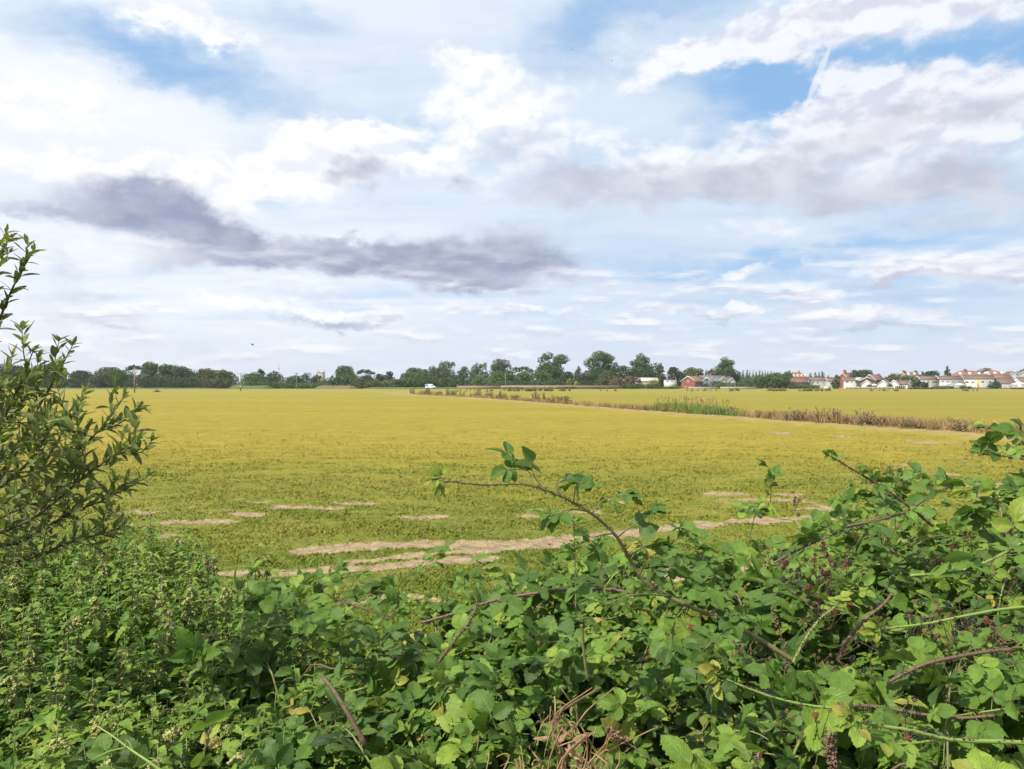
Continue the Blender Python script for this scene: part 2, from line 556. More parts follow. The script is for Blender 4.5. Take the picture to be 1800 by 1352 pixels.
DITCH = np.array([W(u, v, dist_of(v))[:2] for u, v in ((705, 691), (740, 694.5), (850, 700), (980, 710), (1130, 722), (1280, 733), (1400, 742), (1550, 752), (1700, 762), (1800, 772), (1900, 781))])


def seg_dist(x, y, P):
    """signed-less distance to a polyline"""
    best = np.full(np.shape(x), 1e9)
    for a, b in zip(P[:-1], P[1:]):
        ab = b - a
        t = np.clip(((x - a[0]) * ab[0] + (y - a[1]) * ab[1]) / (ab @ ab), 0, 1)
        best = np.minimum(best, np.hypot(x - a[0] - t * ab[0], y - a[1] - t * ab[1]))
    return best


def ditch_side(x, y):
    """signed offset from the ditch line, positive beyond it (to the right)"""
    xs = np.interp(y, DITCH[::-1, 1], DITCH[::-1, 0])
    return (x - xs) * 0.96


TRACKS = []
for pts, wd in (([(380, 1010), (480, 1007), (600, 1000), (720, 990), (860, 978)], 0.17),
                ([(540, 968), (650, 962), (760, 957), (900, 952), (1000, 945), (1090, 935), (1200, 926), (1300, 917), (1400, 911), (1500, 903)], 0.27),
                ([(620, 985), (760, 972), (880, 962), (1000, 955)], 0.13),
                ([(1090, 1022), (1180, 1014), (1280, 1006), (1400, 995)], 0.28)):
    TRACKS.append((np.array([W(u, v, dist_of(v))[:2] for u, v in pts]), wd))
PATCH = [(340, 916, 70, 4), (300, 938, 45, 5), (545, 893, 70, 3), (620, 884, 40, 2.5), (750, 906, 50, 4), (930, 906, 28, 4), (1085, 882, 16, 4), (1270, 868, 40, 3), (1380, 868, 45, 3), (1400, 893, 26, 3),
         (1520, 865, 40, 4), (1570, 838, 28, 3), (1635, 777, 48, 3.5), (1480, 767, 18, 2), (1660, 833, 34, 4), (1745, 853, 60, 6), (1780, 872, 60, 9), (700, 1048, 70, 6), (1040, 898, 40, 3), (250, 900, 40, 4), (1590, 816, 14, 2), (1690, 805, 24, 2), (860, 935, 30, 4), (1370, 760, 26, 1.5), (440, 905, 30, 3)]


def soil_mask(x, y):
    n = fbm(x * 1.6, y * 1.6, 5, 0.6)
    n2 = fbm(x * 0.35 + 40, y * 0.9 + 7, 4)
    fine = fbm(x * 6 + 3, y * 6 + 11, 3, 0.6)
    m = np.zeros(np.shape(x))
    for P, wd in TRACKS:
        m = np.maximum(m, 1.45 - seg_dist(x, y, P) / wd + (n - 0.5) * 1.25 + (fine - 0.5) * 1.1)
    for u, v, ru, rv in PATCH:
        d = dist_of(v)
        c = W(u, v, d)
        rx = ru / FPX * d
        ry = max(0.25, d - dist_of(v + rv))
        m = np.maximum(m, 1.2 - np.hypot((x - c[0]) / rx, (y - c[1]) / ry) + (n - 0.5) * 2.0 + (fine - 0.5) * 1.3)
    worn = smooth01((y - 7) / 2) * (1 - smooth01((y - 15) / 9))
    m = np.maximum(m, (n2 - 0.66) * 3.2 * worn + (n - 0.5) * 1.0 + (fine - 0.5) * 0.5)
    return smooth01((m - 0.15) / 0.5)


def straw_mask(x, y):
    s = ditch_side(x, y)
    w = 1.0 + 0.012 * y
    m = 1 - np.abs(s + w * 0.9 + (fbm(x * 0.6, y * 0.6, 3) - 0.5) * 0.9) / w
    return smooth01(m * 2.2) * (y > 20) * (y < 260)


def build_ground():
    th = np.concatenate([np.linspace(-PI, -0.74, 46)[:-1], np.linspace(-0.74, 0.74, 900), np.linspace(0.74, PI, 46)[1:-1]])
    r = np.concatenate([np.linspace(0.25, 5.0, 60)[:-1], H_CAM * FPX / np.arange(624, 39, -1.6), np.geomspace(82, 7000, 110)])
    nt_, nr = len(th), len(r)
    R, T = np.meshgrid(r, th, indexing='ij')
    X = R * np.sin(T); Y = R * np.cos(T)
    soil = np.zeros_like(X); near = (R < 130) & (np.abs(T) < 0.78)
    soil[near] = soil_mask(X[near], Y[near])
    straw = np.where(near | (R < 300), straw_mask(X, Y), 0)
    Z = bank(X, Y)
    Z = Z + np.where(R < 90, (fbm(X * 0.5, Y * 0.5, 3) - 0.5) * 0.10 + (fbm(X * 3, Y * 3, 3) - 0.5) * 0.05 - soil * 0.03, 0)
    s = ditch_side(X, Y)
    dm = np.exp(-((s - 0.9) / 0.7) ** 2) * smooth01((Y - 15) / 10) * (1 - smooth01((Y - 200) / 60))
    Z = Z - 0.45 * dm + 0.12 * straw
    V = np.concatenate([np.stack([X, Y, Z], -1).reshape(-1, 3), [[0, 0, 0.8]]])
    i = np.arange(nr - 1)[:, None] * nt_; j = np.arange(nt_)[None]; jn = (j + 1) % nt_
    F = np.stack([i + j, i + nt_ + j, i + nt_ + jn, i + jn], -1).reshape(-1, 4)[:, ::-1]
    F = F[:, ::-1]
    fan = np.stack([np.full(nt_, nr * nt_), np.arange(nt_), (np.arange(nt_) + 1) % nt_], -1)[:, ::-1]
    m, N = mat_new('mown_grass_field')
    pos = N.n('ShaderNodeNewGeometry').outputs['Position']
    so = N.attr('soil')
    so = N.rng(N.math('ADD', so, N.math('MULTIPLY', N.math('SUBTRACT', N.noise(pos, 7.0, 5.0, 0.7), 0.5), 1.1)), 0.30, 0.72)
    stw = N.attr('straw')
    sp = N.n('ShaderNodeSeparateXYZ'); N.nt.links.new(pos, sp.inputs[0])
    py = sp.outputs[1]
    big = N.noise(N.mapping(pos, scale=(0.05, 0.11, 1), rot=(0, 0, 0.1)), 1.0, 5.0, 0.6)
    band = N.noise(N.mapping(pos, scale=(0.006, 0.06, 1), rot=(0, 0, 0.05)), 1.0, 4.0, 0.6)
    mid = N.noise(N.mapping(pos, scale=(0.7, 1.4, 1)), 1.0, 6.0, 0.65)
    fin = N.noise(pos, 14.0, 4.0, 0.7)
    yel = N.rng(py, 8.0, 34.0, 0.12, 0.80)
    yf = N.math('ADD', yel, N.math('MULTIPLY_ADD', N.math('SUBTRACT', big, 0.5), 0.9, N.math('MULTIPLY', N.math('SUBTRACT', band, 0.5), 0.9)))
    yf = N.math('ADD', yf, N.math('MULTIPLY', N.math('SUBTRACT', mid, 0.5), 0.7), clamp=True)
    # the field beyond the ditch is greener
    rgt = N.rng(N.math('ADD', sp.outputs[0], N.math('MULTIPLY', py, 0.28)), 30.0, 36.0)
    yf = N.math('MULTIPLY', yf, N.math('MULTIPLY_ADD', rgt, -0.25, 1.0))
    g = N.ramp(yf, [(0.0, (0.116, 0.138, 0.022)), (0.35, (0.170, 0.166, 0.020)), (0.65, (0.214, 0.174, 0.018)), (1.0, (0.248, 0.196, 0.024))])
    hsv = N.n('ShaderNodeHueSaturation'); N.put(hsv, 'Color', g)
    N.put(hsv, 'Value', N.math('MULTIPLY', N.rng(fin, 0.25, 0.75, 0.78, 1.2), N.rng(mid, 0.25, 0.75, 0.85, 1.12)))
    g = hsv.outputs[0]
    g = N.mix(N.math('MULTIPLY', N.rng(py, 60.0, 300.0), 0.6), g, N.mix(band, (0.185, 0.182, 0.030), (0.262, 0.222, 0.048)))
    brown = N.rng(mid, 0.52, 0.70)
    g = N.mix(N.math('MULTIPLY', N.math('MULTIPLY', brown, N.rng(py, 24.0, 9.0)), 0.65), g, (0.20, 0.14, 0.07))
    g = N.mix(N.math('MULTIPLY', stw, 0.75), g, N.ramp(mid, [(0.3, (0.19, 0.145, 0.05)), (0.7, (0.33, 0.24, 0.11))]))
    sc = N.noise(pos, 5.0, 6.0, 0.65)
    vor = N.n('ShaderNodeTexVoronoi', feature='DISTANCE_TO_EDGE'); N.nt.links.new(N.vmath('ADD', pos, N.vmath('SCALE', N.noise(pos, 6.0, 2.0, out=1), scale=0.12)), vor.inputs['Vector']); vor.inputs['Scale'].default_value = 3.2
    crack = N.rng(vor.outputs[0], 0.05, 0.0)
    sand = N.ramp(sc, [(0.3, (0.175, 0.130, 0.072)), (0.5, (0.270, 0.202, 0.114)), (0.72, (0.345, 0.268, 0.160))])
    sand = N.mix(N.math('MULTIPLY', crack, 0.7), sand, (0.13, 0.085, 0.05))
    sand = N.mix(N.rng(N.noise(pos, 26.0, 3.0, 0.7), 0.56, 0.66), sand, (0.20, 0.14, 0.085))
    col = N.mix(so, g, sand)
    hgt = N.math('ADD', N.math('MULTIPLY', fin, 0.25), N.math('MULTIPLY', N.noise(pos, 45.0, 3.0, 0.7), 0.5))
    finish(N, col, 0.9, hgt, 0.022, spec=0.15)
    me = mesh_data('ground', V, [F, fan], m, {'soil': np.append(soil.ravel(), 0), 'straw': np.append(straw.ravel(), 0)}, True)
    tag(link('ground', me), 'wide flat field of mown yellow green grass with bare sandy patches', 'field', kind='structure')


build_ground()


def build_field_grass():
    """short blades over the nearer field, thinning with distance; sparse on bare soil"""
    n = 760000
    v = CV + 80 + (530 - 80) * RNG.random(n) ** 1.05
    d = H_CAM * FPX / (v - CV)
    x = (RNG.random(n) - 0.5) * 1.5 * d
    y = d + RNG.normal(0, 0.02, n) * d
    soil = soil_mask(x, y); st = straw_mask(x, y)
    tuft = 0.6 * fbm(x * 0.9 + 5, y * 1.5, 4, 0.6) + 0.4 * fbm(x * 5.0, y * 5.0 + 3, 3, 0.6)
    fade = smooth01((v - CV - 80) / 110)
    keep = (RNG.random(n) > soil * 0.97) & (RNG.random(n) < (0.55 + 0.8 * smooth01((tuft - 0.36) / 0.26)) * (0.15 + 0.85 * fade))
    x, y, d, st, tuft, fade = x[keep], y[keep], d[keep], st[keep], tuft[keep], fade[keep]
    n = len(x)
    h = (0.020 + 0.0006 * d) * (0.4 + 0.8 * RNG.random(n)) * (0.65 + 0.7 * smooth01((tuft - 0.36) / 0.26)) * (1 + 1.0 * st)
    w = (0.0030 + 0.00045 * d) * (0.7 + 0.6 * RNG.random(n))
    a = RNG.random(n) * 2 * PI
    z = bank(x, y) + (fbm(x * 0.5, y * 0.5, 3) - 0.5) * 0.10 + (fbm(x * 3, y * 3, 3) - 0.5) * 0.05 - soil[keep] * 0.03 - 0.003
    B = np.stack([x, y, z], -1)
    side = np.stack([np.cos(a), np.sin(a) * 0.4, np.zeros(n)], -1) * w[:, None]
    lean = np.stack([RNG.normal(0.25, 0.8, n), RNG.normal(-0.1, 0.7, n), np.ones(n)], -1) * h[:, None]
    V = np.stack([B - side, B + side, B + lean * 0.6 + side * 0.6, B + lean], 1).reshape(-1, 3)
    F = np.arange(n)[:, None] * 4 + np.array([[0, 1, 2]]); F2 = np.arange(n)[:, None] * 4 + np.array([[0, 2, 3]])
    t = np.clip(0.22 + 0.42 * smooth01((d - 8) / 26) + RNG.normal(0, 0.27, n) + (fbm(x * 0.3, y * 0.5, 3) - 0.5) * 0.8, 0, 1)
    t = np.where(st > 0.4, np.clip(0.85 + RNG.normal(0, 0.1, n), 0, 1), t)
    m, N = mat_new('grass_blade')
    tt = N.attr('tint')
    col = N.ramp(tt, [(0.0, (0.115, 0.170, 0.026)), (0.35, (0.195, 0.218, 0.036)), (0.7, (0.265, 0.230, 0.038)), (1.0, (0.34, 0.265, 0.090))])
    p = N.n('ShaderNodeBsdfDiffuse')
    up = N.n('ShaderNodeCombineXYZ'); up.inputs[1].default_value = -0.25; up.inputs[2].default_value = 1.0
    N.put(p, 0, col); N.nt.links.new(up.outputs[0], p.inputs['Normal'])
    out = N.n('ShaderNodeOutputMaterial'); N.nt.links.new(p.outputs[0], out.inputs[0])
    me = mesh_data('grass', V, [np.concatenate([F, F2])], m, {'tint': np.repeat(t, 4)})
    tag(link('grass', me), 'short tufty mown grass on the nearer part of the field', 'grass', kind='stuff')


build_field_grass()


# ------------------------------------------------------------------ far setting: road, banks
M['asphalt'] = plain('asphalt', (0.055, 0.055, 0.055), 0.85, 0.25, 3.0)
M['bankgrass'] = plain('rough_bank_grass', (0.075, 0.10, 0.028), 0.9, 0.45, 1.2)
M['tanbank'] = plain('dry_tan_bank', (0.13, 0.105, 0.05), 0.9, 0.35, 1.0)


def sheet(name, x0, x1, y0, y1, z, mat, label, cat):
    mb = MB()
    n = 40
    xs = np.linspace(x0, x1, n)
    V = np.concatenate([np.stack([xs, np.full(n, y0), np.full(n, z)], -1), np.stack([xs, np.full(n, y1), np.full(n, z)], -1)])
    i = np.arange(n - 1)
    mb.add(V, np.stack([i, i + 1, i + n + 1, i + n], -1))
    return tag(mb.build(name, mat), label, cat, kind='structure')


sheet('road', -330, 330, 387, 393, 0.03, M['asphalt'], 'narrow lane running along the far edge of the field', 'road')


def mound(name, u0, u1, vtop, d, depth, mat, label):
    x0, x1 = W(u0, 0, d)[0], W(u1, 0, d)[0]
    h = W(0, vtop, d)[2]
    nx, ny = 60, 10
    X, T = np.meshgrid(np.linspace(x0, x1, nx), np.linspace(0, 1, ny), indexing='ij')
    Y = d + (T - 0.1) * depth
    e = np.minimum((X - x0), (x1 - X)) / (0.16 * (x1 - x0))
    Z = -0.3 + (h + 0.3) * smooth01(T * 2.4) * smooth01(e + 0.15) * (0.75 + 0.5 * fbm(X * 0.25, Y * 0.25 + u0, 4))
    i = np.arange(nx - 1)[:, None] * ny + np.arange(ny - 1)[None]
    F = np.stack([i, i + ny, i + ny + 1, i + 1], -1).reshape(-1, 4)
    o = link(name, mesh_data(name, np.stack([X, Y, Z], -1).reshape(-1, 3), [F], mat, smooth=True))
    return tag(o, label, 'bank', kind='structure')


mound('grass_bank', 395, 470, 678.5, 402, 14, M['bankgrass'], 'low green grass bank in front of the far trees')
mound('earth_bank', 548, 622, 678.5, 402, 14, M['tanbank'], 'low tan earth bank in front of the rounded trees')
mound('grass_verge', 625, 830, 681, 398, 8, M['bankgrass'], 'rough grass verge beside the far lane')
mound('grass_verge', -20, 400, 682, 398, 8, M['bankgrass'], 'rough grass verge under the dark left tree belt')

# ------------------------------------------------------------------ far trees
TREECOL = {
    'dark': [(0.0, (0.024, 0.042, 0.018)), (0.5, (0.040, 0.068, 0.025)), (1.0, (0.075, 0.115, 0.036))],
    'mid': [(0.0, (0.032, 0.058, 0.020)), (0.5, (0.058, 0.102, 0.028)), (1.0, (0.105, 0.160, 0.042))],
    'olive': [(0.0, (0.050, 0.062, 0.022)), (0.5, (0.085, 0.100, 0.032)), (1.0, (0.130, 0.145, 0.050))],
    'bright': [(0.0, (0.045, 0.085, 0.022)), (0.5, (0.075, 0.135, 0.034)), (1.0, (0.115, 0.190, 0.052))],
    'pale': [(0.0, (0.060, 0.085, 0.045)), (0.5, (0.100, 0.135, 0.075)), (1.0, (0.150, 0.185, 0.110))],
    'brown': [(0.0, (0.065, 0.055, 0.028)), (0.5, (0.115, 0.090, 0.045)), (1.0, (0.160, 0.130, 0.065))],
    'yellow': [(0.0, (0.110, 0.120, 0.022)), (0.5, (0.190, 0.200, 0.034)), (1.0, (0.270, 0.260, 0.060))],
}
for k_ in TREECOL:
    m_, N_ = mat_new('foliage_' + k_)
    c_ = N_.ramp(N_.attr('tint'), TREECOL[k_])
    finish(N_, c_, 0.75, None, 0, 0.18, c_, spec=0.15)
    M['tree_' + k_] = m_
M['trunk'] = plain('tree_bark', (0.09, 0.075, 0.055), 0.9, 0.35, 1.5)


def leaf_cards(C, Nn, size, rng):
    """little diamond leaf sprays at C facing Nn"""
    n = len(C)
    fw = unit(rng.normal(size=(n, 3)))
    R = frames(fw, Nn + 1e-3)
    q = np.array([[-0.5, 0, 0], [0.1, -0.42, 0.06], [0.55, 0.05, -0.05], [0, 0.46, 0.08]])
    V = np.einsum('nij,mj->nmi', R, q) * size[:, None, None] + C[:, None]
    return V.reshape(-1, 3), (np.arange(n)[:, None] * 4 + np.arange(4)[None])


def far_tree(name, u, vtop, wpx, d, kind, colr, label, group=None, vbase=None):
    rng = np.random.default_rng(abs(hash((round(u), vtop, kind))) % 99991 if False else int(u * 131 + vtop * 17 + wpx * 7) % 99991)
    cx = W(u, 0, d)[0]
    Ht = W(0, vtop, d)[2]
    wd = wpx / FPX * d
    root = empty(name, (cx, d, 0.0))
    r = wd / 2
    L = []                                            # lobes: centre, radii
    if kind in ('round', 'olive'):
        L.append(((0, 0, Ht * 0.60), (r * 0.82, r * 0.75, Ht * 0.36)))
        for i in range(9):
            a = rng.random() * 2 * PI; q = 0.35 + 0.4 * rng.random(); zz = 0.38 + 0.46 * rng.random()
            s = r * (0.30 + 0.22 * rng.random())
            L.append(((r * q * math.cos(a), r * q * math.sin(a), Ht * zz), (s, s, s * 0.8)))
        L.append(((rng.normal() * 0.2 * r, 0, Ht * 0.86), (r * 0.4, r * 0.4, Ht * 0.14)))
        L.append(((0, 0, Ht * 0.22), (r * 0.75, r * 0.6, Ht * 0.20)))
    elif kind == 'tall':
        for i in range(17):
            a = rng.random() * 2 * PI; zz = 0.30 + 0.58 * rng.random() ** 0.9
            q = (0.15 + 0.62 * rng.random()) * (1.1 - 0.45 * zz)
            s = r * (0.22 + 0.20 * rng.random())
            L.append(((r * q * math.cos(a) * 1.25, r * q * math.sin(a), Ht * zz), (s * 1.15, s, s * 0.85)))
        L.append(((r * 0.15 * rng.normal(), 0, Ht * 0.90), (r * 0.34, r * 0.34, Ht * 0.10)))
        L.append(((r * 0.4, 0, Ht * 0.80), (r * 0.28, r * 0.3, Ht * 0.09)))
        L.append(((0, 0, Ht * 0.45), (r * 0.7, r * 0.6, Ht * 0.24)))
        L.append(((0, 0, Ht * 0.18), (r * 0.6, r * 0.6, Ht * 0.17)))
    elif kind == 'wind':
        for i in range(13):
            t = rng.random(); a = rng.random() * 2 * PI
            s = r * (0.20 + 0.16 * rng.random())
            zz = 0.35 + 0.55 * rng.random()
            L.append(((r * (rng.random() * 1.3 - 0.65) + (zz - 0.6) * r * 0.6, r * 0.5 * math.sin(a), Ht * zz), (s * 1.0, s, s * 1.25)))
        for i in range(4):
            L.append(((r * (0.1 + 0.55 * rng.random()), 0, Ht * (0.84 + 0.10 * rng.random())), (r * 0.16, r * 0.2, Ht * 0.09)))
        L.append(((0, 0, Ht * 0.42), (r * 0.8, r * 0.6, Ht * 0.26)))
        L.append(((0, 0, Ht * 0.18), (r * 0.7, r * 0.6, Ht * 0.18)))
    elif kind == 'umbrella':
        for i in range(8):
            t = i / 7 * 2 - 1
            L.append(((r * t * 0.8, rng.normal() * r * 0.2, Ht * (0.88 - 0.10 * t * t + 0.03 * rng.normal())), (r * 0.28, r * 0.35, Ht * 0.07)))
    elif kind in ('dome', 'bush'):
        L.append(((0, 0, Ht * 0.42), (r * 0.9, r * 0.8, Ht * 0.55)))
        for i in range(8):
            a = rng.random() * 2 * PI; zz = 0.2 + 0.6 * rng.random()
            q = 0.62 * math.sqrt(max(0.05, 1 - zz * zz)); s = r * (0.26 + 0.14 * rng.random())
            L.append(((r * q * math.cos(a), r * q * math.sin(a), Ht * zz), (s, s, min(s, Ht * 0.24))))
    elif kind == 'hedge':
        nl = max(4, int(wd / max(Ht, 1) * 1.6))
        for i in range(nl):
            L.append(((r * (2 * (i + 0.5) / nl - 1) * 0.92, rng.normal() * 0.6, Ht * (0.42 + 0.10 * rng.random())), (wd / nl * 0.9, 1.6 + Ht * 0.2, Ht * (0.44 + 0.08 * rng.random()))))
    elif kind == 'poplar':
        for i in range(7):
            t = i / 6
            s = r * (0.55 + 0.45 * math.sin(PI * min(1, t * 0.9 + 0.18)))
            L.append(((rng.normal() * r * 0.1, 0, Ht * (0.18 + 0.72 * t)), (s * (1.25 - 0.7 * t), s * (1.25 - 0.7 * t), Ht * 0.14)))
    elif kind == 'conifer':
        for i in range(16):
            t = i / 15; a = rng.random() * 2 * PI
            q = r * (1 - t) * 0.62
            L.append(((q * math.cos(a), q * math.sin(a), Ht * (0.22 + 0.70 * t)), (r * (0.55 - 0.40 * t), r * (0.5 - 0.36 * t), Ht * 0.055)))
        L.append(((0, 0, Ht * 0.45), (r * 0.55, r * 0.5, Ht * 0.36)))
    if kind in ('round', 'tall', 'wind'):
        for i in range(4):
            q = (i - 1.5) / 1.5
            L.append(((q * r * 0.72, rng.normal() * r * 0.2, Ht * (0.20 + 0.10 * rng.random())), (r * 0.42, r * 0.5, Ht * (0.20 + 0.05 * rng.random()))))
    vol = np.array([a[0] * a[2] + a[0] * a[1] for _, a in L]); vol /= vol.sum()
    card = np.clip(0.0016 * d, 0.28, 0.85) * (0.75 if kind in ('bush', 'hedge', 'poplar') else 1.0)
    area = sum(4 * (a[0] * a[2] + a[0] * a[1] + a[1] * a[2]) / 3 * PI / 2 for _, a in L)
    n = int(np.clip(area / (card * card) * 2.2, 500, 11000))
    pick = rng.choice(len(L), n, p=vol)
    cen = np.array([c for c, _ in L])[pick]; rad = np.array([a for _, a in L])[pick]
    dr = unit(rng.normal(size=(n, 3)))
    rr = 0.55 + 0.55 * rng.random(n) ** 0.6
    P = cen + dr * rad * rr[:, None]
    P[:, 2] = np.maximum(P[:, 2], 0.15)
    nr = unit(dr / np.maximum(rad, 0.1)) + rng.normal(size=(n, 3)) * 0.45 + np.array([0, 0, 0.25])
    lob = rng.random(len(L))[pick]
    tint = np.clip(0.25 + 0.4 * lob + 0.25 * rng.normal(size=n) * 0.6 + 0.15, 0, 1)
    V, F = leaf_cards(P, nr, card * (0.6 + 0.9 * rng.random(n)), rng)
    link('crown' if kind not in ('bush', 'hedge') else 'foliage', mesh_data('crown', V, [F], M['tree_' + colr], {'tint': np.repeat(tint, 4)}), root)
    tb = MB()
    if kind in ('bush', 'hedge', 'dome'):
        tb.tube(spline([(0, 0, -0.1), (0.05 * wd, 0.2, Ht * 0.3), (0.08 * wd, 0, Ht * 0.7)], 6), np.linspace(0.2, 0.05, 6), 6)
        tb.build('stem' if kind != 'dome' else 'trunk', M['trunk'], root)
    else:
        tr = max(0.22, Ht * 0.022)
        tb.tube(spline([(0, 0, -0.2), (r * 0.04, 0, Ht * 0.3), (r * 0.08, 0, Ht * 0.62), (r * 0.05, 0, Ht * 0.86)], 9), np.linspace(tr, tr * 0.2, 9), 7)
        for i in rng.permutation(len(L))[:8]:
            c2 = np.array(L[i][0])
            b = np.array([r * 0.05, 0, Ht * min(0.6, 0.3 + 0.4 * rng.random())])
            if c2[2] < b[2] * 0.6:
                continue
            tb.tube(spline([b, b * 0.5 + c2 * 0.5 + np.array([0, 0, -0.4]), c2], 6), np.linspace(tr * 0.45, tr * 0.1, 6), 5)
        tb.build('trunk', M['trunk'], root)
    return tag(root, label, 'bush' if name in ('bush', 'hedge') else 'tree', group)


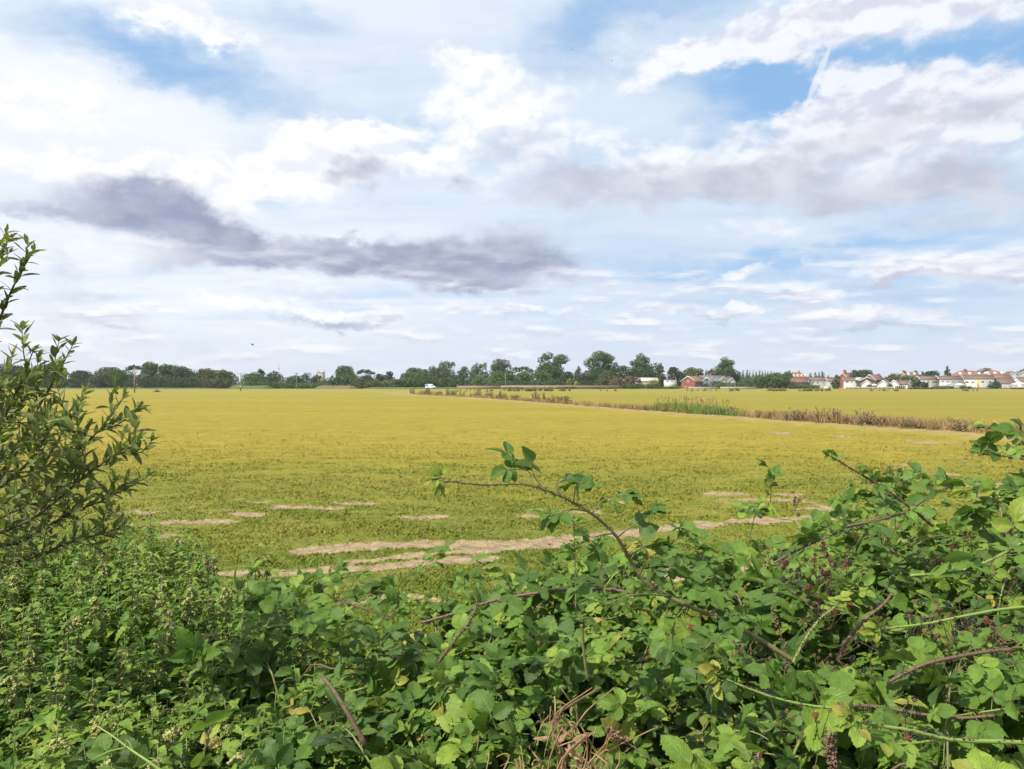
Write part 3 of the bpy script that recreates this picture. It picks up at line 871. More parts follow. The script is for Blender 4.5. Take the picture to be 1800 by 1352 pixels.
TL = 'trees of the far tree belt'
TREES = [
    # name, u, vtop, width px, depth, kind, colour, label, group
    ('broadleaf_tree', 18, 641, 66, 440, 'round', 'dark', 'dark tree at the left end of the far belt, half hidden by the sallow shrub', TL),
    ('broadleaf_tree', 88, 639, 64, 445, 'round', 'dark', 'dark rounded tree seen through the leaves of the sallow shrub', TL),
    ('broadleaf_tree', 142, 652, 44, 442, 'round', 'dark', 'low dark tree just right of the sallow tip on the far belt', TL),
    ('small_tree', 166, 657, 20, 428, 'dome', 'olive', 'small pale conical tree in front of the dark left belt', TL),
    ('broadleaf_tree', 188, 645, 50, 440, 'round', 'olive', 'olive rounded tree directly behind the small pale conical tree', TL),
    ('broadleaf_tree', 216, 650, 44, 436, 'round', 'mid', 'green tree immediately left of the tallest wooden pole', TL),
    ('open_tree', 233, 640, 26, 446, 'umbrella', 'dark', 'thin flat topped tree rising behind the tallest wooden pole', TL),
    ('broadleaf_tree', 262, 637, 46, 448, 'tall', 'mid', 'tallest bushy tree just right of the tallest wooden pole', TL),
    ('broadleaf_tree', 295, 643, 46, 442, 'tall', 'mid', 'spiky topped green tree above the small heap on the field', TL),
    ('broadleaf_tree', 330, 648, 48, 440, 'round', 'dark', 'dull dark tree in the middle of the left belt', TL),
    ('broadleaf_tree', 362, 649, 46, 440, 'tall', 'olive', 'olive tree with many small spikes along its top', TL),
    ('broadleaf_tree', 393, 650, 42, 436, 'tall', 'olive', 'dull olive tree at the right end of the left belt, beside the gap', TL),
    ('broadleaf_tree', 446, 656, 44, 446, 'round', 'mid', 'green tree just right of the gap with the grass bank', TL),
    ('open_tree', 457, 648, 20, 462, 'tall', 'dark', 'thin leafed small tree poking up right of the gap', TL),
    ('broadleaf_tree', 482, 653, 38, 448, 'dome', 'dark', 'dark dome shaped tree below the thin radio mast', TL),
    ('broadleaf_tree', 518, 660, 28, 446, 'round', 'mid', 'low tree behind the pole with two insulator arms', TL),
    ('broadleaf_tree', 539, 655, 26, 444, 'dome', 'dark', 'rounded dark tree left of the church tower', TL),
    ('broadleaf_tree', 556, 658, 20, 446, 'round', 'olive', 'olive tree touching the left side of the church tower', TL),
    ('broadleaf_tree', 576, 664, 24, 444, 'dome', 'mid', 'low tree at the foot of the church tower', TL),
    ('broadleaf_tree', 584, 660, 14, 470, 'round', 'pale', 'pale distant tree right of the church tower', TL),
    ('broadleaf_tree', 606, 643, 42, 448, 'round', 'mid', 'large dark green tree right of the church tower', TL),
    ('broadleaf_tree', 616, 654, 36, 434, 'dome', 'mid', 'smooth green dome in front of the large tree by the church', TL),
    ('open_tree', 643, 648, 32, 452, 'umbrella', 'dark', 'flat crowned tree with sky showing under its canopy', TL),
    ('broadleaf_tree', 644, 660, 30, 446, 'round', 'dark', 'dark tree beneath the flat crowned one', TL),
    ('broadleaf_tree', 631, 662, 26, 430, 'dome', 'olive', 'olive yellow rounded tree at the front, left of the white van', TL),
    ('broadleaf_tree', 657, 667, 34, 428, 'dome', 'olive', 'low olive dome on the verge left of the white van', TL),
    ('broadleaf_tree', 685, 652, 22, 450, 'tall', 'dark', 'dark pointed tree left of the dip in the skyline', TL),
    ('broadleaf_tree', 668, 657, 30, 448, 'round', 'dark', 'dark tree between the low olive dome and the pointed one', TL),
    ('broadleaf_tree', 693, 666, 56, 430, 'dome', 'olive', 'wide olive bush like tree left of and below the tall windswept trees', TL),
    ('broadleaf_tree', 735, 647, 42, 452, 'round', 'olive', 'olive rounded tree at the left edge of the windswept group', TL),
    ('broadleaf_tree', 733, 655, 72, 430, 'dome', 'mid', 'broad green dome directly behind the white van', TL),
    ('windswept_tree', 758, 645, 44, 448, 'wind', 'pale', 'pale windswept tree above the white van', TL),
    ('windswept_tree', 786, 636, 46, 450, 'wind', 'pale', 'tallest pale windswept tree, right of the white van', TL),
    ('windswept_tree', 814, 645, 30, 450, 'wind', 'pale', 'smaller greyish windswept tree between the two tall ones', TL),
    ('windswept_tree', 843, 638, 38, 450, 'wind', 'pale', 'windswept tree leaning right above the bright green dome', TL),
    ('broadleaf_tree', 790, 662, 52, 436, 'dome', 'mid', 'dark green mass under the tallest windswept tree', TL),
    ('broadleaf_tree', 802, 670, 28, 424, 'dome', 'dark', 'small dark rounded tree at the left end of the tan wall', TL),
    ('broadleaf_tree', 878, 632, 46, 455, 'tall', 'pale', 'tall grey green tree with an open rounded crown', TL),
    ('broadleaf_tree', 843, 660, 36, 428, 'dome', 'bright', 'bright green dome standing behind the tan wall', TL),
    ('broadleaf_tree', 884, 652, 54, 438, 'dome', 'mid', 'dark green mass below the grey green open tree', TL),
    ('umbrella_tree', 918, 643, 40, 448, 'umbrella', 'olive', 'wide flat umbrella shaped tree left of the big leaning tree', TL),
    ('broadleaf_tree', 918, 655, 44, 442, 'round', 'mid', 'green tree beneath the umbrella shaped one', TL),
    ('big_tree', 970, 619, 56, 460, 'tall', 'mid', 'big dark green tree leaning right, first of the four tallest', TL),
    ('broadleaf_tree', 950, 651, 42, 434, 'dome', 'bright', 'green dome in front of the first big tree', TL),
    ('broadleaf_tree', 973, 664, 34, 428, 'dome', 'mid', 'low dark green dome behind the middle of the tan wall', TL),
    ('broadleaf_tree', 995, 653, 26, 448, 'round', 'dark', 'dark tree between the first big tree and the dark conifer', TL),
    ('conifer_tree', 1017, 642, 30, 450, 'conifer', 'dark', 'dark broad conifer left of the largest tree', TL),
    ('broadleaf_tree', 1034, 660, 30, 452, 'round', 'dark', 'dark low tree between conifer and stone pillar', TL),
    ('big_tree', 1058, 617, 66, 462, 'tall', 'mid', 'largest broad crowned tree, second of the four tallest', TL),
    ('broadleaf_tree', 1066, 651, 32, 432, 'round', 'olive', 'olive tree with a round crown in front of the largest tree', TL),
    ('broadleaf_tree', 1093, 642, 30, 452, 'round', 'dark', 'dark tree filling the gap right of the largest tree', TL),
    ('small_tree', 1001, 666, 13, 420, 'dome', 'yellow', 'small yellow green tree behind the tan wall, taller of two', TL),
    ('small_tree', 1013, 669, 11, 420, 'dome', 'yellow', 'small yellow green tree behind the tan wall, shorter of two', TL),
    ('big_tree', 1128, 621, 44, 462, 'tall', 'mid', 'tall tree with a round head above a gap, third of the four tallest', TL),
    ('broadleaf_tree', 1128, 645, 66, 458, 'round', 'dark', 'wide dark tree below the third of the four tallest', TL),
    ('open_tree', 1160, 638, 18, 462, 'tall', 'dark', 'thin dark tree on the right of the third tall tree', TL),
    ('broadleaf_tree', 1163, 655, 22, 450, 'round', 'olive', 'pale olive tree left of the white flat roofed building', TL),
    ('broadleaf_tree', 1186, 645, 30, 468, 'round', 'dark', 'dark tree behind the white flat roofed building', TL),
    ('broadleaf_tree', 1215, 646, 42, 470, 'round', 'olive', 'rounded tree rising behind the red brick house', TL),
    ('broadleaf_tree', 1252, 648, 20, 466, 'round', 'brown', 'small brownish tree left of the fourth big tree', TL),
    ('big_tree', 1277, 627, 44, 470, 'tall', 'mid', 'big upright tree behind the white gabled houses, last of the four tallest', TL),
    ('broadleaf_tree', 1277, 652, 46, 468, 'round', 'dark', 'dark lower tree under the last of the four tallest', TL),
    ('bush', 1086, 664, 34, 420, 'dome', 'brown', 'brownish dome shaped bush at the right end of the tan wall', 'bushes in front of the long white roof'),
    ('bush', 1112, 661, 36, 424, 'dome', 'brown', 'tallest brownish bush in front of the long white roof', 'bushes in front of the long white roof'),
    ('bush', 1149, 667, 24, 424, 'dome', 'yellow', 'yellowish bush in front of the right end of the long white roof', 'bushes in front of the long white roof'),
    ('hedge', 1125, 675, 70, 416, 'hedge', 'mid', 'green ivy covered bank hedge below the long white roof', None),
    ('hedge', 1172, 680, 50, 415, 'hedge', 'mid', 'low green hedge below the white flat roofed building', None),
    ('hedge', 490, 671, 62, 424, 'hedge', 'mid', 'leafy green hedge left of the pole with insulator arms', None),
    ('hedge', 548, 672, 58, 424, 'hedge', 'bright', 'leafy green hedge right of the pole with insulator arms', None),
    ('hedge', 582, 676, 46, 422, 'hedge', 'mid', 'low hedge behind the tan earth bank', None),
    ('bush', 902, 681, 40, 396, 'hedge', 'brown', 'low brownish bush in front of the left half of the tan wall', 'scrub along the tan wall'),
    ('bush', 995, 680, 36, 396, 'hedge', 'mid', 'low dark bush in front of the right half of the tan wall', 'scrub along the tan wall'),
    ('bush', 965, 681.5, 8, 396, 'bush', 'brown', 'tiny brown bush between the two low bushes by the tan wall', 'scrub along the tan wall'),
    ('bush', 1055, 681.5, 40, 396, 'hedge', 'olive', 'low olive scrub at the right end of the tan wall', 'scrub along the tan wall'),
    ('hedge', 60, 663, 120, 432, 'hedge', 'dark', 'dark undergrowth under the trees behind the sallow shrub', None),
    ('hedge', 175, 664, 110, 432, 'hedge', 'dark', 'dark undergrowth left of the tallest wooden pole', None),
    ('hedge', 290, 662, 120, 432, 'hedge', 'dark', 'dark undergrowth right of the tallest wooden pole', None),
    ('hedge', 380, 664, 70, 430, 'hedge', 'olive', 'olive undergrowth at the right end of the left belt', None),
    ('hedge', 445, 667, 50, 434, 'hedge', 'mid', 'green undergrowth right of the pole with a single crossarm', None),
    ('hedge', 690, 672, 80, 426, 'hedge', 'olive', 'olive scrub along the verge left of the white van', None),
    ('hedge', 930, 668, 120, 428, 'hedge', 'mid', 'green undergrowth behind the middle of the tan wall', None),
    ('hedge', 1020, 668, 70, 440, 'hedge', 'dark', 'dark undergrowth beneath the dark conifer', None),
    # right side
    ('hedge', 1297, 672.5, 66, 424, 'hedge', 'mid', 'long clipped green hedge in front of the white gables', None),
    ('broadleaf_tree', 1308, 664, 24, 430, 'dome', 'olive', 'olive bushy tree right of the white gables', 'garden trees by the houses'),
    ('broadleaf_tree', 1330, 660, 34, 434, 'dome', 'bright', 'bright green round tree below the row of poplars', 'garden trees by the houses'),
    ('broadleaf_tree', 1349, 658, 28, 436, 'round', 'bright', 'green tree right of the bright round one under the poplars', 'garden trees by the houses'),
    ('broadleaf_tree', 1371, 655, 42, 432, 'round', 'mid', 'large green tree left of the red roofed bungalow', 'garden trees by the houses'),
    ('broadleaf_tree', 1385, 652, 22, 560, 'round', 'mid', 'distant tree left of the roof with five dormers', 'garden trees by the houses'),
    ('bush', 1396, 671, 22, 426, 'dome', 'brown', 'brownish bush in front of the red roofed bungalow', 'garden shrubs by the houses'),
    ('hedge', 1412, 676, 56, 424, 'hedge', 'mid', 'green garden hedge below the red roofed bungalow', None),
    ('cypress_tree', 1469, 664.5, 16, 424, 'dome', 'dark', 'dark leaning cypress between two white terraces', 'garden trees by the houses'),
    ('broadleaf_tree', 1471, 658.5, 12, 470, 'round', 'olive', 'small olive tree above the dark leaning cypress', 'garden trees by the houses'),
    ('broadleaf_tree', 1513, 650, 44, 490, 'round', 'dark', 'wide dark tree behind the terrace with the pale blue roof', 'garden trees by the houses'),
    ('open_tree', 1545, 656, 12, 500, 'tall', 'dark', 'thin grey tree right of the brown hipped roof', 'garden trees by the houses'),
    ('broadleaf_tree', 1560, 661, 18, 520, 'round', 'mid', 'small distant tree left of the olive thicket', 'garden trees by the houses'),
    ('broadleaf_tree', 1580, 657, 44, 470, 'dome', 'olive', 'olive thicket in front of the house with two chimneys', 'garden trees by the houses'),
    ('broadleaf_tree', 1602, 661, 24, 468, 'round', 'mid', 'green tree at the foot of the house with two chimneys', 'garden trees by the houses'),
    ('conifer_tree', 1622, 651, 22, 480, 'conifer', 'dark', 'dark pointed conifer left of the tall cypress', 'dark conifers behind the terraces'),
    ('broadleaf_tree', 1640, 652, 30, 482, 'round', 'dark', 'dark evergreen between the two conifers', 'dark conifers behind the terraces'),
    ('conifer_tree', 1665, 642, 22, 480, 'conifer', 'dark', 'tallest dark conifer left of the big orange roof', 'dark conifers behind the terraces'),
    ('broadleaf_tree', 1728, 647, 28, 620, 'round', 'mid', 'round tree behind the ridge of the big orange roof', 'garden trees by the houses'),
    ('broadleaf_tree', 1806, 645, 26, 600, 'round', 'dark', 'dark tree at the right edge of the picture behind the houses', 'garden trees by the houses'),
    ('bush', 1748, 670.5, 24, 418, 'dome', 'dark', 'dark dome bush standing against the brown gable', 'garden shrubs by the houses'),
    ('bush', 1613, 668, 20, 424, 'dome', 'dark', 'dark garden bush left of the white terraces', 'garden shrubs by the houses'),
    ('bush', 1626, 672, 12, 422, 'dome', 'dark', 'smaller dark bush before the first white terrace', 'garden shrubs by the houses'),
    ('hedge', 1628, 681, 66, 380, 'hedge', 'brown', 'long reddish brown scrub before the garden fences', None),
    ('hedge', 1658, 678.5, 40, 410, 'hedge', 'bright', 'green hedge behind the long reddish brown scrub', None),
    ('bush', 1788, 681.5, 24, 380, 'hedge', 'brown', 'low dark brown scrub at the right edge below the gardens', 'garden shrubs by the houses'),
    ('bush', 1697, 679, 14, 400, 'hedge', 'mid', 'small green bush before the terrace with the yellow stripe', 'garden shrubs by the houses'),
    ('bush', 1530, 676, 14, 424, 'bush', 'olive', 'small olive bush by the garden fence below the white gables', 'garden shrubs by the houses'),
    ('bush', 1564, 675.5, 12, 424, 'bush', 'mid', 'small green bush between two white gables', 'garden shrubs by the houses'),
    ('bush', 1240, 675, 12, 424, 'bush', 'mid', 'green bush in front of the grey slate gable', 'garden shrubs by the houses'),
    ('bush', 1265, 669, 20, 428, 'bush', 'bright', 'bright bush in front of the white gables', 'garden shrubs by the houses'),
]
for t_ in TREES:
    far_tree(*t_)
for i_, (u_, v_, w_) in enumerate([(1235, 652, 5), (1241, 651, 6), (1300, 653, 7), (1306, 652, 6), (1313, 651, 7), (1318, 653, 5), (1324, 652, 6), (1329, 653, 6), (1335, 651.5, 6), (1340, 653, 6), (1345, 654, 5), (1350, 653, 6), (1355, 654, 9), (1361, 656, 6)]):
    far_tree('poplar_tree', u_, v_ - 0.5, w_ * 1.2, 700, 'poplar', 'mid', 'slender poplar in the long distant row above the garden trees' if u_ > 1290 else 'slender poplar in the gap left of the last big tree', 'distant poplar row')
for i_, (u_, v_, w_, l_) in enumerate([(1424, 654.5, 9, 'leftmost poplar of the clump right of the dormered roof'), (1434, 653, 7, 'second poplar of the clump right of the dormered roof'), (1440, 654, 6, 'narrowest poplar of the clump right of the dormered roof'), (1446, 653, 9, 'widest poplar of the clump right of the dormered roof')]):
    far_tree('poplar_tree', u_, v_, w_ * 1.25, 640, 'poplar', 'mid', l_, 'poplar clump by the dormered roof')

# ------------------------------------------------------------------ far buildings
for nm, c_ in dict(white=(0.60, 0.60, 0.60), cream=(0.58, 0.55, 0.48), brick=(0.23, 0.085, 0.055), brownbrick=(0.13, 0.09, 0.07), slate=(0.085, 0.09, 0.105), paleblue=(0.40, 0.47, 0.56),
                   rooftile=(0.15, 0.10, 0.075), redtile=(0.17, 0.085, 0.055), orangetile=(0.205, 0.105, 0.058), greytile=(0.14, 0.135, 0.135), whiteroof=(0.60, 0.55, 0.46), bluepanel=(0.45, 0.58, 0.66), flint=(0.30, 0.28, 0.26), yellow=(0.60, 0.36, 0.05), wallgrey=(0.34, 0.31, 0.27), tanwall=(0.25, 0.175, 0.11), black=(0.03, 0.028, 0.028), darkwood=(0.10, 0.065, 0.05)).items():
    M[nm] = plain(nm + '_surface', c_, 0.75, 0.14, 0.8)
m_, N_ = mat_new('window_glass')
finish(N_, (0.05, 0.06, 0.07), 0.08, spec=0.6)
M['glass'] = m_
M['verge'] = plain('white_verge_board', (0.78, 0.78, 0.76), 0.6, 0.06, 1.0)


def window(root, org, ax, up, nrm, s, z, w, h, frame='verge'):
    """window on a wall plane: org + ax*s, between z and z+h"""
    def q(a, b, c):
        return np.array(org) + np.array(ax) * a + np.array(nrm) * c + np.array((0, 0, b))
    f = MB()
    e = 0.09
    for a0, a1, b0, b1 in ((s, s + w, z, z + e), (s, s + w, z + h - e, z + h), (s, s + e, z + e, z + h - e), (s + w - e, s + w, z + e, z + h - e), (s + w / 2 - e / 2, s + w / 2 + e / 2, z + e, z + h - e)):
        P = [q(a, b, c) for c in (0.004, 0.07) for a, b in ((a0, b0), (a1, b0), (a1, b1), (a0, b1))]
        f.add(P, [(0, 3, 2, 1), (4, 5, 6, 7), (0, 1, 5, 4), (1, 2, 6, 5), (2, 3, 7, 6), (3, 0, 4, 7)])
    fo = f.build('window', M[frame], root)
    g = MB()
    g.add([q(s + e, z + e, 0.03), q(s + w - e, z + e, 0.03), q(s + w - e, z + h - e, 0.03), q(s + e, z + h - e, 0.03)], [(0, 1, 2, 3)])
    g.build('pane', M['glass'], fo)


def house(name, u, d, w, L, rot, eave, ridge, wall, roof, label, side=(), gable=(), gable_wall=None, chimneys=(), door=None, dormers=0, hip=False, base=0.0, group=None, cat='house', blue=None, over=0.35):
    """gable face at local y=-L/2 (w wide), ridge along local y, long wall at +x; rot in degrees about the house centre"""
    root = empty(name, (W(u, 0, d)[0], d, base), math.radians(rot))
    hw, hl = w / 2, L / 2
    b = MB()
    b.add([(-hw, -hl, -0.3), (hw, -hl, -0.3), (hw, hl, -0.3), (-hw, hl, -0.3), (-hw, -hl, eave), (hw, -hl, eave), (hw, hl, eave), (-hw, hl, eave)],
          [(1, 2, 6, 5), (2, 3, 7, 6), (3, 0, 4, 7)])
    b.build('wall', M[wall], root)
    g = MB()
    if hip:
        g.add([(-hw, -hl, -0.3), (hw, -hl, -0.3), (hw, -hl, eave), (-hw, -hl, eave)], [(0, 1, 2, 3)])
    else:
        g.add([(-hw, -hl, -0.3), (hw, -hl, -0.3), (hw, -hl, eave), (0, -hl, ridge), (-hw, -hl, eave)], [(0, 1, 2, 3, 4)])
        g2 = MB(); g2.add([(-hw, hl, eave), (hw, hl, eave), (0, hl, ridge)], [(2, 1, 0)]); g2.build('gable_wall', M[gable_wall or wall], root)
    g.build('gable_wall', M[gable_wall or wall], root)
    # roof as two thick slopes
    sl = (ridge - eave) / hw
    r = MB(); t = 0.16
    hx = hw + over; zl = eave - over * sl
    if hip:
        y0, y1, ry = -hl - over, hl + over, hl - min(hw, hl * 0.8)
        P = [(-hx, y0, zl), (hx, y0, zl), (hx, y1, zl), (-hx, y1, zl), (0, -ry, ridge + t), (0, ry, ridge + t)]
        r.add(P, [(1, 2, 5, 4), (3, 0, 4, 5)]); r.add(P, [(0, 1, 4), (2, 3, 5)]); r.add(P, [(0, 3, 2, 1)])
    else:
        y0, y1 = -hl - over, hl + over
        for s_ in (-1, 1):
            P = [(0, y0, ridge + 0.02), (0, y1, ridge + 0.02), (s_ * hx, y1, zl + 0.02), (s_ * hx, y0, zl + 0.02)]
            P += [(x, y, z + t) for x, y, z in P]
            r.add(P, [(0, 1, 2, 3), (4, 7, 6, 5), (0, 4, 5, 1), (1, 5, 6, 2), (2, 6, 7, 3), (3, 7, 4, 0)])
    ro = r.build('roof', M[roof], root)
    for cy, cw, ch in chimneys:
        c_ = MB(); c_.box((-cw / 2, cy - cw / 2, ridge - 0.6), (cw / 2, cy + cw / 2, ridge + ch)); c_.box((-cw * 0.58, cy - cw * 0.58, ridge + ch), (cw * 0.58, cy + cw * 0.58, ridge + ch + 0.2))
        for px in (-0.2, 0.2):
            c_.tube([(px * cw, cy, ridge + ch + 0.2), (px * cw, cy, ridge + ch + 0.65)], 0.16, 8)
        c_.build('chimney', M['brick'], ro)
    if not hip:
        for yy in (y0 - 0.06, y1 + 0.01):                     # white verge boards along both gables
            e = 0.28 / hx
            P = [(0, yy, ridge - 0.10), (-hx, yy, zl - 0.10), (-hx, yy, zl + 0.24), (0, yy, ridge + 0.24), (hx, yy, zl + 0.24), (hx, yy, zl - 0.10)]
            P += [(x, y + 0.05, z) for x, y, z in P]
            v = MB()
            v.add(P, [(0, 1, 2, 3), (0, 3, 4, 5), (6, 9, 8, 7), (6, 11, 10, 9), (1, 7, 8, 2), (2, 8, 9, 3), (3, 9, 10, 4), (4, 10, 11, 5), (0, 6, 7, 1), (5, 11, 6, 0)])
            v.build('verge_board', M['verge'], ro)
    if blue:
        p = MB(); nx = sl / math.hypot(1, sl); nz = 1 / math.hypot(1, sl)
        a0, a1, f0, f1 = blue
        P = [(hw * f0, a0, ridge + 0.02 - hw * f0 * sl + t), (hw * f1, a0, ridge + 0.02 - hw * f1 * sl + t), (hw * f1, a1, ridge + 0.02 - hw * f1 * sl + t), (hw * f0, a1, ridge + 0.02 - hw * f0 * sl + t)]
        P = [(x + nx * 0.02, y, z + nz * 0.02) for x, y, z in P] + [(x + nx * 0.10, y, z + nz * 0.10) for x, y, z in P]
        p.add(P, [(4, 5, 6, 7), (0, 1, 5, 4), (1, 2, 6, 5), (2, 3, 7, 6), (3, 0, 4, 7)])
        p.build('roof_panel', M['bluepanel'], ro)
    for k in range(dormers):
        yc = -hl + (k + 0.7) * L / (dormers + 0.4)
        xo = hw * 0.72; zb = ridge - xo * sl
        dm = MB()
        P = [(xo, yc - 0.8, zb), (xo, yc + 0.8, zb), (xo, yc + 0.8, zb + 1.3), (xo, yc, zb + 2.0), (xo, yc - 0.8, zb + 1.3)]
        Q = [(0.1, y, z) for x, y, z in P]
        dm.add(P + Q, [(0, 1, 2, 3, 4)]); dm.add(P + Q, [(1, 6, 7, 2), (2, 7, 8, 3), (3, 8, 9, 4), (4, 9, 5, 0)])
        do = dm.build('dormer', M['white'], ro)
        window(do, (xo, yc, 0), (0, 1, 0), None, (1, 0, 0), -0.45, zb + 0.25, 0.9, 0.9)
    for s, z, ww, hh in side:
        window(root, (hw, -hl, 0), (0, 1, 0), None, (1, 0, 0), s, z, ww, hh)
    for s, z, ww, hh in gable:
        window(root, (-hw, -hl, 0), (1, 0, 0), None, (0, -1, 0), s, z, ww, hh)
    if door:
        s, c_ = door
        dd = MB(); dd.box((hw + 0.004, -hl + s, 0), (hw + 0.06, -hl + s + 0.95, 2.05))
        do = dd.build('door', M[c_], root)
        hd = MB(); hd.box((hw + 0.06, -hl + s + 0.1, 0.95), (hw + 0.12, -hl + s + 0.16, 1.1)); hd.build('handle', M['black'], do)
    return tag(root, label, cat, group)


def Z(v, d):
    return W(0, v, d)[2]


# flat roofed white building
d_ = 446
root = empty('white_building', (W(1177.5, 0, d_)[0], d_, 0))
b_ = MB(); b_.box((-3.4, -3, -0.2), (3.4, 4, Z(667.8, d_))); b_.build('wall', M['white'], root)
b_ = MB(); b_.box((-3.6, -3.2, Z(667.8, d_)), (3.6, 4.2, Z(667.8, d_) + 0.22)); b_.build('roof', M['greytile'], root)
for s_ in (0.5, 1.5, 3.0, 4.0, 5.3):
    window(root, (-3.4, -3, 0), (1, 0, 0), None, (0, -1, 0), s_, Z(671.6, d_), 0.8, 0.9)
tag(root, 'white flat roofed building with a row of small square windows', 'building')
house('brick_house', 1222, 442, 9.0, 17.5, -41, Z(670, 442), Z(661.8, 442), 'brick', 'rooftile', 'red brick house end with a white edged gable and one small window', side=[(1.5, 3.6, 1.6, 1.2), (4.6, 3.6, 1.4, 1.2), (8.0, 3.6, 1.6, 1.2), (12.0, 3.6, 1.4, 1.2), (2.0, 0.9, 1.8, 1.3), (7.0, 0.9, 1.8, 1.3), (12.5, 0.9, 1.8, 1.3)], gable=[(3.9, 3.3, 1.1, 1.4), (2.2, 0.4, 0.9, 1.0), (5.6, 0.4, 0.8, 0.9)], chimneys=[(1.5, 0.7, 0.9)], door=(5.4, 'white'))
house('slate_house', 1246, 440, 6.0, 8.0, -30, Z(671, 440), Z(664, 440), 'slate', 'greytile', 'dark slate hung gabled house beside the red brick one', gable=[(1.2, 3.2, 1.3, 1.2), (3.6, 3.2, 1.2, 1.2)], side=[(2, 2.8, 1.4, 1.2)])
house('white_house', 1262, 446, 7.5, 9.0, 24, Z(671, 446), Z(662.5, 446), 'white', 'greytile', 'white gabled house with a steep dark roof next to the slate gable', gable=[(1.2, 2.6, 0.9, 1.5), (5.0, 2.6, 0.9, 1.5)], side=[(3, 2.4, 1.3, 1.2)])
house('white_house', 1280, 446, 5.2, 8.0, 12, Z(671, 446), Z(664, 446), 'white', 'rooftile', 'small white gabled house with two dark windows under the last big tree', gable=[(0.9, 2.4, 0.9, 1.5), (3.2, 2.4, 0.9, 1.5)])
house('long_house', 1256, 462, 8.0, 17.0, -92, Z(666, 462), Z(660.5, 462), 'white', 'greytile', 'long dark roof behind the white gabled houses', chimneys=[(6.5, 0.8, 0.5)])
house('dormer_house', 1400, 600, 10.0, 17.0, -90, Z(665, 600), Z(655, 600), 'cream', 'orangetile', 'large house with five white dormers in an orange roof', dormers=5, hip=True, chimneys=[(-5.5, 0.9, 1.2), (2, 0.9, 1.0)])
house('bungalow', 1406, 446, 8.5, 10.5, -122, Z(672, 446), Z(663.5, 446), 'slate', 'redtile', 'red roofed bungalow with a dark gable', gable=(), side=[(2, 1.0, 1.6, 1.2)])
house('white_terrace', 1441, 448, 7.5, 14.5, -94, Z(668.8, 448), Z(663.7, 448), 'white', 'rooftile', 'white terrace with dark windows left of the dark cypress', side=[(1.5, 3.0, 1.4, 1.1), (4.0, 3.0, 1.4, 1.1), (7.6, 3.0, 1.0, 1.1), (10.2, 3.0, 1.6, 1.1)], chimneys=[(5.0, 0.8, 0.8)])
house('brick_terrace', 1461, 444, 6.0, 5.6, -95, Z(669.5, 444), Z(665, 444), 'cream', 'rooftile', 'cream and brick terrace end beside the dark cypress', side=[(1.0, 2.6, 1.4, 1.2), (3.4, 2.6, 1.2, 1.2)])
house('chimney_house', 1489, 500, 8.0, 9.0, -60, Z(666, 500), Z(655.5, 500), 'brick', 'redtile', 'red roofed house with one tall brick chimney', chimneys=[(-2.5, 1.3, 1.6)])
house('white_terrace', 1504, 446, 10.0, 12.5, -118, Z(669, 446), Z(664, 446), 'white', 'rooftile', 'white terrace with pale blue panels on its roof', side=[(1.2, 3.4, 1.5, 1.1), (4.0, 3.4, 0.9, 1.0), (6.3, 3.2, 3.4, 1.4)], blue=(0.2, 5.8, 0.1, 0.8))
house('brick_house', 1520, 440, 9.0, 9.0, -8, Z(669.5, 440), Z(663.6, 440), 'brownbrick', 'rooftile', 'brown brick gable with a white edge beside the blue panelled roof')
house('hipped_house', 1537, 480, 9.0, 9.5, -62, Z(668, 480), Z(658.6, 480), 'brownbrick', 'redtile', 'dull red hipped roof left of the olive thicket')
for u_, a_, l_ in ((1519, -38, 'leftmost white gable of the low bungalows, below the brown gable'), (1548, -40, 'white gabled bungalow between the first and third white gables'), (1567, -40, 'white gabled bungalow in the middle of the low row, tucked behind a small bush'), (1594, 36, 'rightmost white gable of the low bungalows, left of the dark garden bush')):
    house('bungalow', u_ + (7 if a_ < 0 else -6), 434, 5.6, 7.5, a_, Z(675.5, 434), Z(668.6, 434), 'white', 'rooftile', l_, gable=(), side=[(1.5, 0.9, 1.2, 1.0), (4.3, 0.9, 1.2, 1.0)], group='low white gabled bungalows')
house('two_chimney_house', 1599, 540, 8.0, 12.0, -78, Z(662, 540), Z(654.5, 540), 'cream', 'rooftile', 'pale house with two round topped chimneys above the olive thicket', chimneys=[(-5.0, 1.7, 0.9), (5.0, 1.7, 0.9)], dormers=2)
house('white_terrace', 1630, 446, 8.0, 11.0, -97, Z(666.8, 446), Z(661.3, 446), 'white', 'rooftile', 'white terrace below the dark conifers, first of the three', gable_wall='brownbrick', side=[(1.0, 3.6, 1.3, 1.0), (3.6, 3.4, 1.3, 1.2), (6.5, 3.2, 3.0, 1.4)], group='white terraces with brown gables')
house('white_terrace', 1667, 442, 8.0, 13.0, -99, Z(666.5, 442), Z(661, 442), 'white', 'rooftile', 'white terrace behind a white marquee, middle of the three', gable_wall='brownbrick', side=[(1.2, 3.6, 1.3, 1.1), (3.8, 3.6, 1.3, 1.1), (7.0, 3.6, 1.4, 1.1), (10.2, 3.4, 1.6, 1.3)], group='white terraces with brown gables')
house('white_terrace', 1720, 440, 10.5, 15.5, -122, Z(666, 440), Z(660, 440), 'white', 'rooftile', 'white terrace with a yellow stripe and a big brown gable', gable_wall='brownbrick', side=[(1.0, 3.2, 1.8, 1.2), (4.2, 3.2, 1.3, 1.1), (9.0, 3.4, 1.6, 1.3), (12.6, 3.4, 1.6, 1.3)], group='white terraces with brown gables')
house('orange_roof_house', 1700, 560, 13.0, 24.0, -92, Z(662, 560), Z(652.2, 560), 'cream', 'orangetile', 'large building with a long orange tiled roof and a round chimney', dormers=3, hip=True, chimneys=[(-1.5, 1.8, 1.0)])
